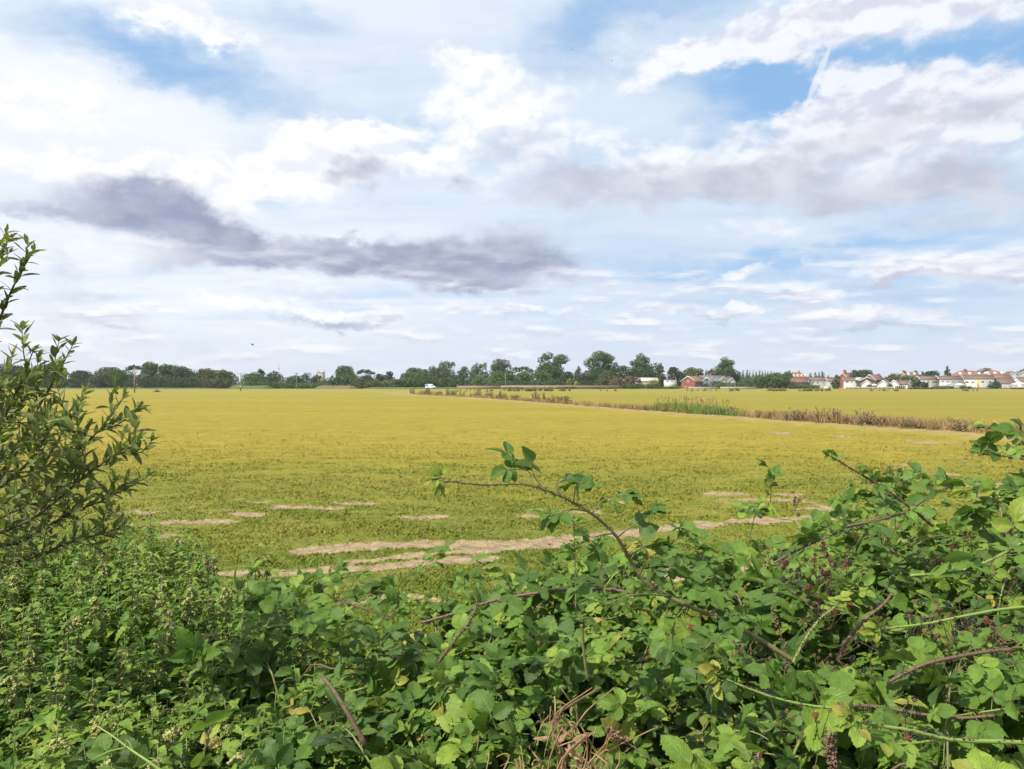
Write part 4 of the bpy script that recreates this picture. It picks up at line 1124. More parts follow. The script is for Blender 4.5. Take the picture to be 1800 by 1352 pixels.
house('orange_roof_house', 1744, 545, 12.0, 18.0, -90, Z(661, 545), Z(651.6, 545), 'white', 'orangetile', 'right hand orange roofed building with white gables below its ridge', dormers=3, hip=True, chimneys=[(-5, 1.4, 1.2)])
house('orange_roof_house', 1757, 500, 8.0, 13.0, -90, Z(665, 500), Z(658, 500), 'cream', 'orangetile', 'lower orange roof in front of the pale blue gables')
house('blue_house', 1777, 515, 6.5, 9.0, -6, Z(658.5, 515), Z(653.2, 515), 'paleblue', 'rooftile', 'pale blue gabled house right of the orange roofs, left one of two', gable=[(1.0, 5.2, 1.4, 1.6), (3.6, 5.2, 1.4, 1.6)], group='pale blue gabled houses')
house('blue_house', 1793, 512, 6.5, 9.0, -6, Z(658.5, 512), Z(653, 512), 'paleblue', 'rooftile', 'pale blue gabled house at the right edge of the picture', gable=[(1.0, 5.2, 1.4, 1.6), (3.6, 5.2, 1.4, 1.6)], group='pale blue gabled houses')
house('bungalow', 1763, 436, 9.0, 12.5, -108, Z(673.5, 436), Z(664.2, 436), 'cream', 'rooftile', 'bungalow with a wide dark brown roof right of the big brown gable', side=[(3, 0.8, 1.6, 1.1), (8, 0.8, 1.6, 1.1)])
house('bungalow', 1800, 432, 9.0, 11.0, -84, Z(673.5, 432), Z(662.8, 432), 'white', 'rooftile', 'bungalow with a brown roof cut by the right edge of the picture', side=[(2, 0.8, 1.6, 1.1)])
house('long_barn', 1136, 440, 9.0, 12.0, -90, Z(669.5, 440), Z(664.4, 440), 'cream', 'whiteroof', 'long low barn with a pale cream roof behind the brown bushes', cat='barn')
house('small_barn', 1080, 436, 8.0, 12.0, -98, Z(671.5, 436), Z(667.0, 436), 'white', 'whiteroof', 'white tent like shed behind the brownish dome bush', cat='shed')
house('grey_building', 501, 520, 9.0, 10.0, -90, Z(668.5, 520), Z(664.0, 520), 'wallgrey', 'greytile', 'grey roofed building between the dark dome tree and the insulator pole')
ro_ = [o for o in bpy.data.objects if o.get('label') == 'white terrace with a yellow stripe and a big brown gable'][0]
b_ = MB(); b_.box((5.26, -7.75 + 7.0, 0), (5.34, -7.75 + 8.0, 5.2)); b_.build('yellow_panel', M['yellow'], ro_)


def church():
    d = 640
    root = empty('church_tower', (W(564.5, 0, d)[0], d, 0))
    h = Z(656.5, d); w = 5.4 / 2
    b = MB(); b.box((-w, -w, -0.3), (w, w, h)); b.build('tower', M['flint'], root)
    c = MB()
    for k in range(5):
        for yy in (-w, w - 0.4):
            x = -w + 0.55 + k * (2 * w - 1.6) / 4
            c.box((x, yy, h), (x + 0.55, yy + 0.4, h + 1.0))
    c.build('battlement', M['flint'], root)
    for sx in (-1, 1):
        for sy in (-1, 1):
            p = MB(); x, y = sx * (w - 0.25), sy * (w - 0.25)
            p.box((x - 0.35, y - 0.35, h), (x + 0.35, y + 0.35, h + 1.7))
            p.add([(x - 0.35, y - 0.35, h + 1.7), (x + 0.35, y - 0.35, h + 1.7), (x + 0.35, y + 0.35, h + 1.7), (x - 0.35, y + 0.35, h + 1.7), (x, y, h + 3.4)], [(0, 1, 4), (1, 2, 4), (2, 3, 4), (3, 0, 4)])
            p.build('pinnacle', M['flint'], root)
    b = MB(); b.box((-0.6, -w - 0.08, h - 4.2), (0.6, -w - 0.004, h - 1.8)); b.build('belfry_window', M['black'], root)
    tag(root, 'grey stone church tower with four corner pinnacles above the trees', 'church')


church()


def simple_wall(name, u0, u1, v, d, mat, label, cat, coping=None, posts=0, th=0.25, copename='coping', gap=False):
    x0, x1 = W(u0, 0, d)[0], W(u1, 0, d)[0]
    h = Z(v, d); L = x1 - x0
    root = empty(name, ((x0 + x1) / 2, d, 0))
    b = MB()
    if gap:
        n = int(L / 0.16)
        for k in range(n):
            b.box((-L / 2 + k * L / n, 0, 0.02), (-L / 2 + k * L / n + 0.13, 0.03, h - 0.02 * (k % 3)))
        b.box((-L / 2, 0.03, 0.35), (L / 2, 0.08, 0.45)); b.box((-L / 2, 0.03, h - 0.4), (L / 2, 0.08, h - 0.3))
        b.build('boards', M[mat], root)
    else:
        b.box((-L / 2, 0, -0.2), (L / 2, th, h)); b.build('wall', M[mat], root)
    if coping:
        b = MB(); b.box((-L / 2, -0.06, h), (L / 2, th + 0.06, h + 0.12)); b.build(copename, M[coping], root)
    for k in range(posts):
        x = -L / 2 + (k + 0.5) * L / posts
        b = MB(); b.box((x - 0.07, -0.10, -0.1), (x + 0.07, -0.004, h + 0.12)); b.build('post', M[mat if not gap else 'verge'], root)
    return tag(root, label, cat)


simple_wall('boundary_wall', 803, 880, 678.4, 404, 'tanwall', 'lower left stretch of the long tan wall right of the white van', 'wall', 'wallgrey')
simple_wall('boundary_wall', 880, 1088, 677.6, 405, 'tanwall', 'long tan wall below the big trees with a pale top', 'wall', 'wallgrey')
simple_wall('garden_wall', 1210, 1262, 680.5, 422, 'wallgrey', 'low grey garden wall in front of the red brick house', 'wall', 'wallgrey')
simple_wall('garden_wall', 1266, 1330, 680.2, 418, 'wallgrey', 'low stone wall below the long clipped hedge', 'wall', 'wallgrey')
simple_wall('garden_fence', 1487, 1572, 680.0, 420, 'wallgrey', 'weathered grey board fence below the low white bungalows', 'fence', posts=10, gap=True)
simple_wall('garden_fence', 1573.5, 1592, 678.2, 418, 'black', 'dark board fence panel with pale posts right of the grey fence', 'fence', posts=5, gap=True)
simple_wall('garden_fence', 1645, 1740, 679.6, 422, 'wallgrey', 'weathered grey board fence in front of the white terraces', 'fence', posts=10, gap=True)
simple_wall('garden_fence', 1757, 1815, 680.0, 420, 'wallgrey', 'grey board fence at the right edge of the picture', 'fence', posts=6, gap=True)
simple_wall('garden_wall', 1449, 1461, 679.5, 418, 'cream', 'short cream wall left of the dark cypress', 'wall', 'cream')


def marquee(u, v0, v1, wpx, d, label):
    root = empty('garden_marquee', (W(u, 0, d)[0], d, 0))
    r = wpx / FPX * d / 2; ze, zt = Z(v1, d), Z(v0, d)
    b = MB(); b.add([(-r, -1.5, ze), (r, -1.5, ze), (r, 1.5, ze), (-r, 1.5, ze), (0, 0, zt), (-r, -1.5, ze - 0.3), (r, -1.5, ze - 0.3), (r, 1.5, ze - 0.3), (-r, 1.5, ze - 0.3)],
                    [(0, 1, 4), (1, 2, 4), (2, 3, 4), (3, 0, 4)])
    b.add([(-r, -1.5, ze), (r, -1.5, ze), (r, 1.5, ze), (-r, 1.5, ze), (-r, -1.5, ze - 0.3), (r, -1.5, ze - 0.3), (r, 1.5, ze - 0.3), (-r, 1.5, ze - 0.3)], [(0, 4, 5, 1), (1, 5, 6, 2), (2, 6, 7, 3), (3, 7, 4, 0)])
    b.build('canopy', M['white'], root)
    for sx in (-1, 1):
        for sy in (-1.4, 1.4):
            p = MB(); p.tube([(sx * r * 0.95, sy, 0), (sx * r * 0.95, sy, ze - 0.1)], 0.06, 6); p.build('leg', M['verge'], root)
    tag(root, label, 'marquee', 'white marquees in the gardens')


marquee(1661, 671.5, 675, 18, 424, 'white pointed marquee before the middle white terrace')
marquee(1687, 673.5, 676, 14, 424, 'small white marquee left of the yellow stripe')
marquee(1791, 671, 675, 22, 422, 'wide white marquee near the right edge of the picture')
marquee(1536, 674.5, 677, 10, 424, 'small white garden shelter between the white gables')


def mast():
    d = 900
    root = empty('radio_mast', (W(490.3, 0, d)[0], d, 0))
    h = Z(636, d)
    b = MB(); b.tube([(0, 0, 0), (0, 0, h * 0.72)], 0.28, 6); b.build('lattice_pole', M['wallgrey'], root)
    b = MB(); b.tube([(0, 0, h * 0.72), (0, 0, h)], 0.14, 6); b.build('antenna', M['greytile'], root)
    b = MB(); b.box((-0.5, -0.5, h * 0.70), (0.5, 0.5, h * 0.74)); b.build('collar', M['slate'], root)
    tag(root, 'thin grey radio mast above the dark dome tree', 'mast')


mast()


def pole(u, vtop, vbase, label, arms, d=None, white_base=False):
    d = d or dist_of(vbase)
    root = empty('telegraph_pole', (W(u, 0, d)[0], d, 0))
    h = Z(vtop, d)
    M.setdefault('polewood', plain('pole_wood', (0.24, 0.20, 0.14), 0.85, 0.25, 2.0))
    b = MB(); b.tube([(0, 0, -0.3), (0.03, 0, h * 0.5), (0, 0, h)], [0.20, 0.17, 0.13], 10); b.build('pole', M['polewood'], root)
    for (z, w) in arms:
        a = MB(); a.box((-w / 2, -0.16, h - z - 0.06), (w / 2, -0.04, h - z + 0.06)); ao = a.build('crossarm', M['polewood'], root)
        for x in (-w / 2 + 0.12, 0.0, w / 2 - 0.12):
            i = MB(); i.tube([(x, -0.1, h - z + 0.06), (x, -0.1, h - z + 0.20), (x, -0.1, h - z + 0.32)], [0.05, 0.10, 0.05], 8); i.build('insulator', M['slate'], ao)
    if white_base:
        c = MB(); c.box((-0.16, -0.26, 1.4), (0.16, -0.17, 2.0)); c.build('notice_plate', M['white'], root)
    return tag(root, label, 'pole')


pole(236.5, 646, 690.5, 'tallest wooden pole standing out on the field at the left', [])
pole(423, 657, 687.5, 'wooden pole with a single crossarm by the gap in the trees', [(0.1, 2.6)], white_base=True)
p_ = pole(521, 655.5, 684, 'pole with a crossarm and a dark transformer in front of the green hedge', [(0.2, 2.8)], white_base=True)
b_ = MB(); b_.tube([(0, -0.45, Z(658.5, dist_of(684))), (0, -0.45, Z(656.2, dist_of(684)))], 0.35, 10); b_.build('transformer', M['slate'], p_)
pole(888.5, 656.5, 684, 'slim pole behind the tan wall left of the umbrella tree', [(0.1, 1.4)], d=412)
pole(570, 661, 684, 'slim pale pole right of the church tower', [(0.1, 1.4)], d=470)
pole(1188, 663, 684, 'slim dark post left of the red brick house', [], d=436)


def pillar():
    d = 470
    root = empty('stone_pillar', (W(1049, 0, d)[0], d, 0))
    h = Z(658, d)
    b = MB(); b.box((-1.0, -1.0, 0), (1.0, 1.0, h * 0.3)); b.build('plinth', M['flint'], root)
    b = MB(); b.tube([(0, 0, h * 0.3), (0, 0, h * 0.95), (0, 0, h)], [0.62, 0.5, 0.2], 8); b.build('shaft', M['whiteroof'], root)
    tag(root, 'pale stone pillar standing under the largest tree', 'pillar')


pillar()


def van():
    d = 390
    root = empty('delivery_van', (W(757, 0, d)[0], d, 0.03))
    m, N = mat_new('van_paint'); finish(N, (0.80, 0.81, 0.83), 0.3, spec=0.5); M['van_white'] = m
    m, N = mat_new('van_blue'); finish(N, (0.02, 0.24, 0.60), 0.35, spec=0.5); M['van_blue'] = m
    prof = np.array([(-2.75, 0.35), (-2.75, 0.9), (-2.72, 2.35), (-2.6, 2.52), (0.75, 2.55), (1.1, 2.45), (1.85, 1.62), (2.55, 1.32), (2.75, 1.05), (2.78, 0.45), (2.6, 0.32)])
    n = len(prof); V = []
    for yy, s in ((-1.0, 0), (-0.92, 1), (0.92, 1), (1.0, 0)):
        for x, z in prof:
            V.append((x, yy * (0.93 if z > 1.7 else 1.0), z))
    F = [np.array([[k * n + j, k * n + (j + 1) % n, (k + 1) * n + (j + 1) % n, (k + 1) * n + j] for k in range(3) for j in range(n)])]
    b = MB(); b.add(V, F); b.F.setdefault(n, []).append(np.array([list(range(n))[::-1], [3 * n + j for j in range(n)]])); b.build('body', M['van_white'], root)
    b = MB()
    b.add([(-2.68, -1.02, 1.35), (-1.35, -1.02, 1.35), (-0.9, -1.0, 2.42), (-2.62, -1.0, 2.42)], [(0, 1, 2, 3)]); b.build('blue_panel', M['van_blue'], root)
    b = MB(); b.box((-2.5, -0.8, 2.56), (-1.3, 0.8, 2.62)); b.build('roof_panel', M['van_blue'], root)
    b = MB(); b.add([(1.14, -0.80, 2.42), (1.84, -0.86, 1.66), (1.84, 0.86, 1.66), (1.14, 0.80, 2.42)], [(0, 1, 2, 3)]); b.V[0] += np.array([0.03, 0, 0.02]); b.build('windscreen', M['glass'], root)
    b = MB(); b.add([(0.45, -1.02, 1.62), (1.62, -1.02, 1.62), (1.05, -0.99, 2.28), (0.45, -0.99, 2.28)], [(0, 1, 2, 3)]); b.build('side_window', M['glass'], root)
    for x in (-1.75, 1.75):
        for y in (-1.0, 1.0):
            t = MB(); t.tube([(x, y - 0.1, 0.36), (x, y + 0.1, 0.36)], 0.36, 16); wo = t.build('wheel', M['black'], root)
            r_ = MB(); r_.tube([(x, y - 0.115, 0.36), (x, y + 0.115, 0.36)], 0.20, 12); r_.build('rim', M['wallgrey'], wo)
    b = MB(); b.box((2.6, -0.85, 0.85), (2.79, -0.55, 1.08)); b.build('headlight', M['white'], root)
    b = MB(); b.box((2.6, 0.55, 0.85), (2.79, 0.85, 1.08)); b.build('headlight', M['white'], root)
    tag(root, 'white van with a blue panel at the rear on the far lane', 'van')


van()


def heap():
    d = 236
    root = empty('brushwood_heap', (W(276, 0, d)[0], d, 0))
    rng = np.random.default_rng(4)
    n = 160
    a = rng.random(n) * 2 * PI; q = rng.random(n) ** 0.6
    A = np.stack([0.8 * q * np.cos(a) - 0.05, 0.5 * q * np.sin(a), 0.05 + 0.75 * (1 - q) * rng.random(n)], -1)
    B = A + np.stack([rng.normal(0, 0.4, n), rng.normal(0, 0.3, n), rng.normal(0.1, 0.2, n)], -1); B[:, 2] = np.maximum(B[:, 2], 0.02)
    V, F = sticks(A, B, 0.06, 4, 0.03)
    link('sticks', mesh_data('sticks', V, [F], M['straw']), root)
    b = MB(); b.tube([(-0.5, 0, 0.5), (-1.3, 0, 1.6)], 0.06, 5); b.build('pole', M['deadbrown'], root)
    tag(root, 'small heap of brown brushwood on the field right of the tallest pole', 'heap')


heap()


def bird(u, v, d, span, label, tilt=0.3, head=1):
    root = empty('bird', tuple(W(u, v, d)))
    root.rotation_euler = (0.2, tilt, 0.3 if head > 0 else PI + 0.3)
    s = span
    M.setdefault('plumage', plain('dark_plumage', (0.02, 0.02, 0.024), 0.7, 0.2, 20.0))
    # body, head and tail along x in one tapering surface, wings thick at the root
    b = MB(); xs = np.array([-0.34, -0.22, -0.12, 0.0, 0.10, 0.17, 0.21, 0.25, 0.29]) * s
    rr = np.array([0.035, 0.02, 0.04, 0.058, 0.052, 0.034, 0.034, 0.022, 0.003]) * s
    b.tube(np.stack([xs, 0 * xs, 0.02 * s * np.sin(xs / s * 4)], -1), rr, 10)
    for sg in (-1, 1):
        W_ = [(0.10, 0.03, 0.02), (-0.10, 0.03, 0.02), (0.12, 0.24, 0.16), (-0.06, 0.26, 0.15), (0.00, 0.50, 0.10), (-0.09, 0.44, 0.10)]
        top = np.array([(x, y * sg, z) for x, y, z in W_]) * s
        bot = top - np.array([0, 0, 0.015 * s])
        b.add(np.concatenate([top, bot]), [(0, 1, 3, 2), (2, 3, 5, 4), (6, 8, 9, 7), (8, 10, 11, 9), (0, 2, 8, 6), (2, 4, 10, 8), (1, 7, 9, 3), (3, 9, 11, 5), (4, 5, 11, 10)])
    b.build('body', M['plumage'], root, smooth=False)
    tag(root, label, 'bird', 'birds in the sky')


bird(443.5, 606, 62, 0.55, 'largest dark bird flying low over the far trees at the left', 0.5)
bird(1006, 87.5, 90, 0.36, 'small dark bird high in the middle of the sky, left of a pair', -0.3)
bird(1075.5, 107, 90, 0.40, 'small dark bird high in the middle of the sky, right of a pair', 0.6, -1)
bird(209.5, 143.5, 95, 0.30, 'tiny dark bird high in the left of the sky', 0.2)
bird(1770, 609, 95, 0.28, 'tiny dark bird just over the rooftops at the right', 0.2, -1)


# ------------------------------------------------------------------ ditch: dry grass, reeds, weeds
def ditch_pt(y, off):
    return np.interp(y, DITCH[::-1, 1], DITCH[::-1, 0]) + off


def blades(P, h, w, lean, rng, curve=0.35):
    """curved tapering blades, three segments each"""
    n = len(P)
    a = rng.random(n) * 2 * PI
    side = np.stack([np.cos(a), np.sin(a), 0 * a], -1) * (w / 2)[:, None]
    ln = np.stack([rng.normal(0, 1, n), rng.normal(0, 1, n), 0 * a], -1) * lean
    V = []
    for t, q in ((0, 1.0), (0.4, 0.9), (0.75, 0.55)):
        c = P + np.stack([0 * h, 0 * h, h * t], -1) + ln * (h * t ** (1 + curve))[:, None]
        V += [c - side * q, c + side * q]
    V.append(P + np.stack([0 * h, 0 * h, h * (1 - 0.15 * np.hypot(ln[:, 0], ln[:, 1]))], -1) + ln * h[:, None])
    V = np.stack(V, 1).reshape(-1, 3)
    b = np.arange(n)[:, None] * 7
    return V, [np.concatenate([b + np.array([[0, 1, 3, 2]]), b + np.array([[2, 3, 5, 4]])]), b + np.array([[4, 5, 6]])], 7


m_, N_ = mat_new('reed_leaf'); c_ = N_.ramp(N_.attr('tint'), [(0.0, (0.07, 0.15, 0.025)), (0.6, (0.15, 0.26, 0.05)), (0.85, (0.25, 0.26, 0.07)), (1.0, (0.40, 0.30, 0.13))])
finish(N_, c_, 0.55, None, 0, 0.25, c_, spec=0.25); M['reed'] = m_
m_, N_ = mat_new('dry_grass'); c_ = N_.ramp(N_.attr('tint'), [(0.0, (0.15, 0.14, 0.04)), (0.35, (0.30, 0.20, 0.09)), (0.7, (0.45, 0.29, 0.15)), (1.0, (0.55, 0.40, 0.20))])
finish(N_, c_, 0.75, None, 0, 0.25, c_, spec=0.15); M['drygrass'] = m_
m_, N_ = mat_new('dock_seed'); c_ = N_.ramp(N_.attr('tint'), [(0.0, (0.10, 0.12, 0.035)), (0.4, (0.22, 0.165, 0.085)), (0.75, (0.33, 0.235, 0.16)), (1.0, (0.42, 0.32, 0.21))])
finish(N_, c_, 0.85, None, 0, 0.15, c_, spec=0.1); M['dock'] = m_


def build_dry_grass():
    rng = np.random.default_rng(21)
    n = 52000
    v = CV + 17 + 92 * rng.random(n) ** 0.8
    y = H_CAM * FPX / (v - CV)
    wide = np.clip((y < 62) * 3.2, 1.1, 3.2)
    off = 0.1 + np.abs(rng.normal(0, 0.75, n)) * wide * 0.62
    front = rng.random(n) < 0.25
    off = np.where(front, -rng.random(n) * 0.5, off)
    x = ditch_pt(y, off)
    den = fbm(x * 0.35, y * 0.25, 3)
    keep = rng.random(n) < (0.25 + 1.3 * smooth01((den - 0.35) / 0.3)) * np.where(y > 62, 0.55, 1.0)
    x, y, off, front = x[keep], y[keep], off[keep], front[keep]; n = len(x)
    h = (0.34 + 0.48 * rng.random(n)) * np.where(y > 62, 0.9, 1.0) * np.where(front, 0.35, 1.0)
    P = np.stack([x, y, 0 * x - 0.08], -1)
    V, F, k = blades(P, h, 0.012 + 0.00045 * y, 0.32, rng)
    t = np.clip(0.55 + 0.22 * rng.normal(size=n) - 0.35 * (rng.random(n) < 0.22), 0, 1)
    tag(link('dry_grass', mesh_data('dry_grass', V, F, M['drygrass'], {'tint': np.repeat(t, k)})), 'tall dry tan grass growing along the ditch', 'grass', kind='stuff')


build_dry_grass()


def reed_clump(y, off, h, n, wid, label, seed):
    rng = np.random.default_rng(seed)
    x = ditch_pt(y, off)
    root = empty('reed_clump', (x, y, -0.1))
    h *= 0.90
    P = np.stack([rng.normal(0, wid * 0.36, n), rng.normal(0, 0.5, n), 0 * np.zeros(n)], -1)
    hh = h * (0.55 + 0.45 * rng.random(n))
    V, F, k = blades(P, hh, np.full(n, 0.055), 0.20, rng, 0.9)
    t = np.clip(0.35 + 0.22 * rng.normal(size=n), 0, 0.8)
    link('leaves', mesh_data('leaves', V, F, M['reed'], {'tint': np.repeat(t, k)}), root)
    ns = 9
    A = np.stack([rng.normal(0, wid * 0.35, ns), rng.normal(0, 0.3, ns), 0 * np.zeros(ns)], -1)
    B = A + np.stack([rng.normal(0, 0.12, ns), rng.normal(0, 0.1, ns), h * (0.95 + 0.25 * rng.random(ns))], -1)
    V1, F1 = sticks(A, B, 0.014, 4, 0.008)
    link('stalks', mesh_data('stalks', V1, [F1], M['dock'], {'tint': np.full(len(V1), 0.5)}), root)
    C = np.repeat(B, 9, 0) + rng.normal(0, 1, (ns * 9, 3)) * np.array([0.035, 0.035, 0.10])
    V2, F2 = leaf_cards(C, rng.normal(size=C.shape), np.full(len(C), 0.09), rng)
    link('seed_heads', mesh_data('seed_heads', V2, [F2], M['dock'], {'tint': np.repeat(0.45 + 0.3 * rng.random(len(C)), 4)}), root)['kind'] = 'stuff'
    tag(root, label, 'reeds', 'green reeds in the ditch')


for i_, (u_, v_, h_, l_) in enumerate([(1158, 723, 1.25, 'leftmost clump of green reeds in the ditch'), (1176, 724.5, 1.30, 'second clump from the left in the green reed stand'), (1196, 726, 1.40, 'green reed clump with the tallest stalks, left of the middle of the stand'),
                                      (1216, 728, 1.35, 'dense green reed clump in the middle of the stand'), (1238, 729.5, 1.35, 'green reed clump right of the middle of the stand'), (1258, 731.5, 1.2, 'shorter green reed clump near the right end of the stand'), (1278, 733, 0.75, 'lowest reed clump at the right end of the stand')]):
    y_ = dist_of(v_)
    reed_clump(y_, (u_ - CU) / FPX * y_ - ditch_pt(y_, 0) + 0.3, h_, 130, 1.5, l_, 300 + i_)


def weed_proto(name, h, wid, green, seed, stems=9):
    rng = np.random.default_rng(seed)
    root = empty(name)
    A = np.stack([rng.normal(0, wid * 0.10, stems), rng.normal(0, wid * 0.10, stems), np.full(stems, -0.1)], -1)
    B = np.stack([rng.normal(0, wid * 0.36, stems), rng.normal(0, wid * 0.3, stems), h * (0.6 + 0.4 * rng.random(stems))], -1)
    mb = MB()
    for a, b in zip(A, B):
        mb.tube(spline([a, a * 0.4 + b * 0.6 - np.array([b[0] * 0.25, 0, -0.05]), b], 5), np.linspace(0.014, 0.006, 5), 4, tint=0.3)
    mb.build('stems', M['dock'], root)
    m = 34
    t = 0.35 + 0.65 * rng.random((stems, m))
    C = (A[:, None] * (1 - t[..., None]) + B[:, None] * t[..., None]).reshape(-1, 3) + rng.normal(0, 1, (stems * m, 3)) * np.array([0.05, 0.05, 0.04]) * wid
    V, F = leaf_cards(C, rng.normal(size=C.shape), (0.05 + 0.06 * rng.random(len(C))) * (0.8 + 0.3 * h), rng)
    tt = np.clip(0.62 - green * 0.5 + 0.22 * rng.normal(size=len(C)), 0, 1)
    link('seed_heads', mesh_data('seed_heads', V, [F], M['dock'], {'tint': np.repeat(tt, 4)}), root)['kind'] = 'stuff'
    k = 60
    C = np.stack([rng.normal(0, wid * 0.25, k), rng.normal(0, wid * 0.22, k), h * (0.05 + 0.35 * rng.random(k))], -1)
    V, F = leaf_cards(C, rng.normal(size=C.shape) + np.array([0, -0.4, 0.6]), 0.10 + 0.12 * rng.random(k), rng)
    link('leaves', mesh_data('leaves', V, [F], M['dock'], {'tint': np.repeat(np.clip(0.08 + 0.10 * rng.normal(size=k), 0, 0.4), 4)}), root)
    return root


def place_weed(proto, first, x, y, s, rz, label, cat, group):
    o = proto if first else copy_tree(proto)
    o.location = (x, y, -0.05)
    o.scale = (s, s, s * (0.9 + 0.2 * random.random()))
    o.rotation_euler = (0, 0, rz)
    tag(o, label, cat, group)


random.seed(8)
BIG = [weed_proto('dock_plant', 1.25, 1.1, 0.15, 41, 14), weed_proto('dock_plant', 1.1, 1.3, 0.3, 42, 14), weed_proto('dock_plant', 1.35, 0.9, 0.0, 43, 12)]
used = set()
DOCKS = [(1330, 736.5, 0.75, 'small purplish dock plant just right of the green reeds'), (1352, 738, 0.95, 'bushy brown dock plant, second right of the reeds'), (1378, 740, 0.85, 'greenish dock plant left of the tall purple one'), (1398, 742, 1.2, 'tall purplish brown dock plant left of two shorter ones'),
         (1418, 743, 0.8, 'short brown dock plant right of the tall purplish one'), (1434, 744, 1.15, 'dense brown dock plant in the middle of the ditch row'), (1462, 746, 1.2, 'widest round brown dock plant of the ditch row'), (1487, 748, 0.95, 'round brown dock plant right of the widest one'),
         (1508, 750, 0.7, 'low greenish dock plant by the pale straw heap'), (1519, 750.5, 1.15, 'slender upright dock plant by the pale straw heap'), (1546, 752, 1.1, 'feathery brown dock plant right of the slender one'), (1572, 754, 0.6, 'low green weed in the ditch row'),
         (1592, 756, 0.85, 'brown dock plant left of the tan grass at the right'), (1612, 758, 0.8, 'brown dock plant among the tan grass'), (1640, 760, 0.6, 'low green brown weed among the tan grass'), (1687, 764, 1.0, 'isolated round brown dock plant among tan grass at the right'), (1795, 770, 1.1, 'brown dock plant at the right edge above the bramble spray'),
         (1130, 722.5, 0.8, 'dark small dock plant left of the green reeds')]
for i_, (u_, v_, s_, l_) in enumerate(DOCKS):
    k_ = i_ % 3
    y_ = dist_of(v_)
    place_weed(BIG[k_], k_ not in used, (u_ - CU) / FPX * y_ + 0.3, y_ + 0.4, s_ * 0.68, random.random() * 6, l_, 'weed', 'dock plants along the ditch')
    used.add(k_)
FAR = [weed_proto('thistle_plant', 1.25, 1.0, 0.75, 51, 7), weed_proto('thistle_plant', 1.0, 1.3, 0.55, 52, 8), weed_proto('thistle_plant', 1.5, 0.8, 0.4, 53, 6)]
used = set()


def far_weed(u, v, s, label, group):
    k = random.randrange(3)
    y = dist_of(v)
    place_weed(FAR[k], k not in used, (u - CU) / FPX * y, y, s, random.random() * 6, label, 'weed', group)
    used.add(k)


for i_ in range(64):                                 # weeds along the far run of the ditch
    q_ = random.random() ** 0.8
    u_ = 708 + 292 * q_
    v_ = np.interp(u_, (705, 740, 850, 980, 1010), (690.5, 693.8, 699.0, 709.0, 711.5))
    far_weed(u_, v_ - 0.4 + random.random() * 0.8, random.uniform(0.55, 1.15) * (1.0 if u_ > 800 else 1.25), 'ragged brownish thistle plant in the far run of the ditch', 'thistles along the far run of the ditch')
for a_, b_, n_, s_ in ((800, 885, 12, 0.8), (885, 965, 34, 1.15), (965, 1002, 14, 1.0), (1045, 1090, 6, 0.6), (1205, 1300, 14, 0.7), (1285, 1300, 4, 1.3), (1350, 1386, 18, 1.0), (1403, 1462, 26, 1.0), (1520, 1562, 10, 0.7), (1570, 1580, 4, 0.9), (1690, 1720, 8, 0.8)):
    for i_ in range(n_):
        u_ = random.uniform(a_, b_)
        far_weed(u_, 687.6 + random.uniform(-0.5, 0.5), s_ * random.uniform(0.75, 1.3), 'dark ragged thistle in the second weed row across the far field', 'thistles of the second weed row')


# ------------------------------------------------------------------ leaf templates
def leaf_tpl(rows, half, pw, ex, serr, fold, droop, corr, wave=0.0):
    t = np.linspace(0, 1, rows + 1)
    i = np.arange(rows + 1)
    w = half * np.maximum(np.sin(PI * np.clip(t, 0, 1) ** pw), 0) ** ex
    w = w * (1 + serr * np.where(i % 2 == 0, -1, 1)) + 0.004
    w[-1] = 0.004
    s = np.array([-1, -0.5, 0, 0.5, 1.0])
    X = s[None] * w[:, None]
    Y = t[:, None] + np.abs(s)[None] * np.where(i % 2 == 1, 0.25 / rows, 0)[:, None]
    Zz = fold * np.abs(X) - droop * (t[:, None] ** 2) + corr * np.where((i % 2 == 0)[:, None], 1, -1) * (np.abs(s)[None] > 0.2) * (w[:, None] / half) + wave * np.sin(t[:, None] * 9 + s[None] * 2) * np.abs(s)[None]
    V = np.stack([X, Y, Zz], -1).reshape(-1, 3)
    a = np.arange(rows)[:, None] * 5 + np.arange(4)[None]
    F = np.stack([a, a + 1, a + 6, a + 5], -1).reshape(-1, 4)
    uv = np.stack([np.broadcast_to(s[None], X.shape), np.broadcast_to(t[:, None], X.shape), 0 * X], -1).reshape(-1, 3)
    return V, [F], uv


T_BRAM = [leaf_tpl(13, 0.37, 0.78, 0.72, 0.075, 0.30, 0.16, 0.020), leaf_tpl(13, 0.34, 0.85, 0.75, 0.085, 0.45, 0.30, 0.022, 0.03), leaf_tpl(13, 0.39, 0.74, 0.70, 0.07, 0.10, 0.10, 0.018, 0.03), leaf_tpl(13, 0.33, 0.80, 0.8, 0.09, -0.15, 0.40, 0.026, 0.06)]
T_NET = [leaf_tpl(11, 0.27, 0.62, 0.80, 0.15, 0.35, 0.28, 0.008), leaf_tpl(11, 0.25, 0.60, 0.85, 0.16, 0.2, 0.45, 0.008, 0.02)]
T_WIL = [leaf_tpl(8, 0.155, 0.85, 0.75, 0.0, 0.35, 0.22, 0.004), leaf_tpl(8, 0.135, 0.85, 0.8, 0.0, 0.5, -0.10, 0.004, 0.02), leaf_tpl(8, 0.185, 0.80, 0.75, 0.0, 0.15, 0.35, 0.004)]
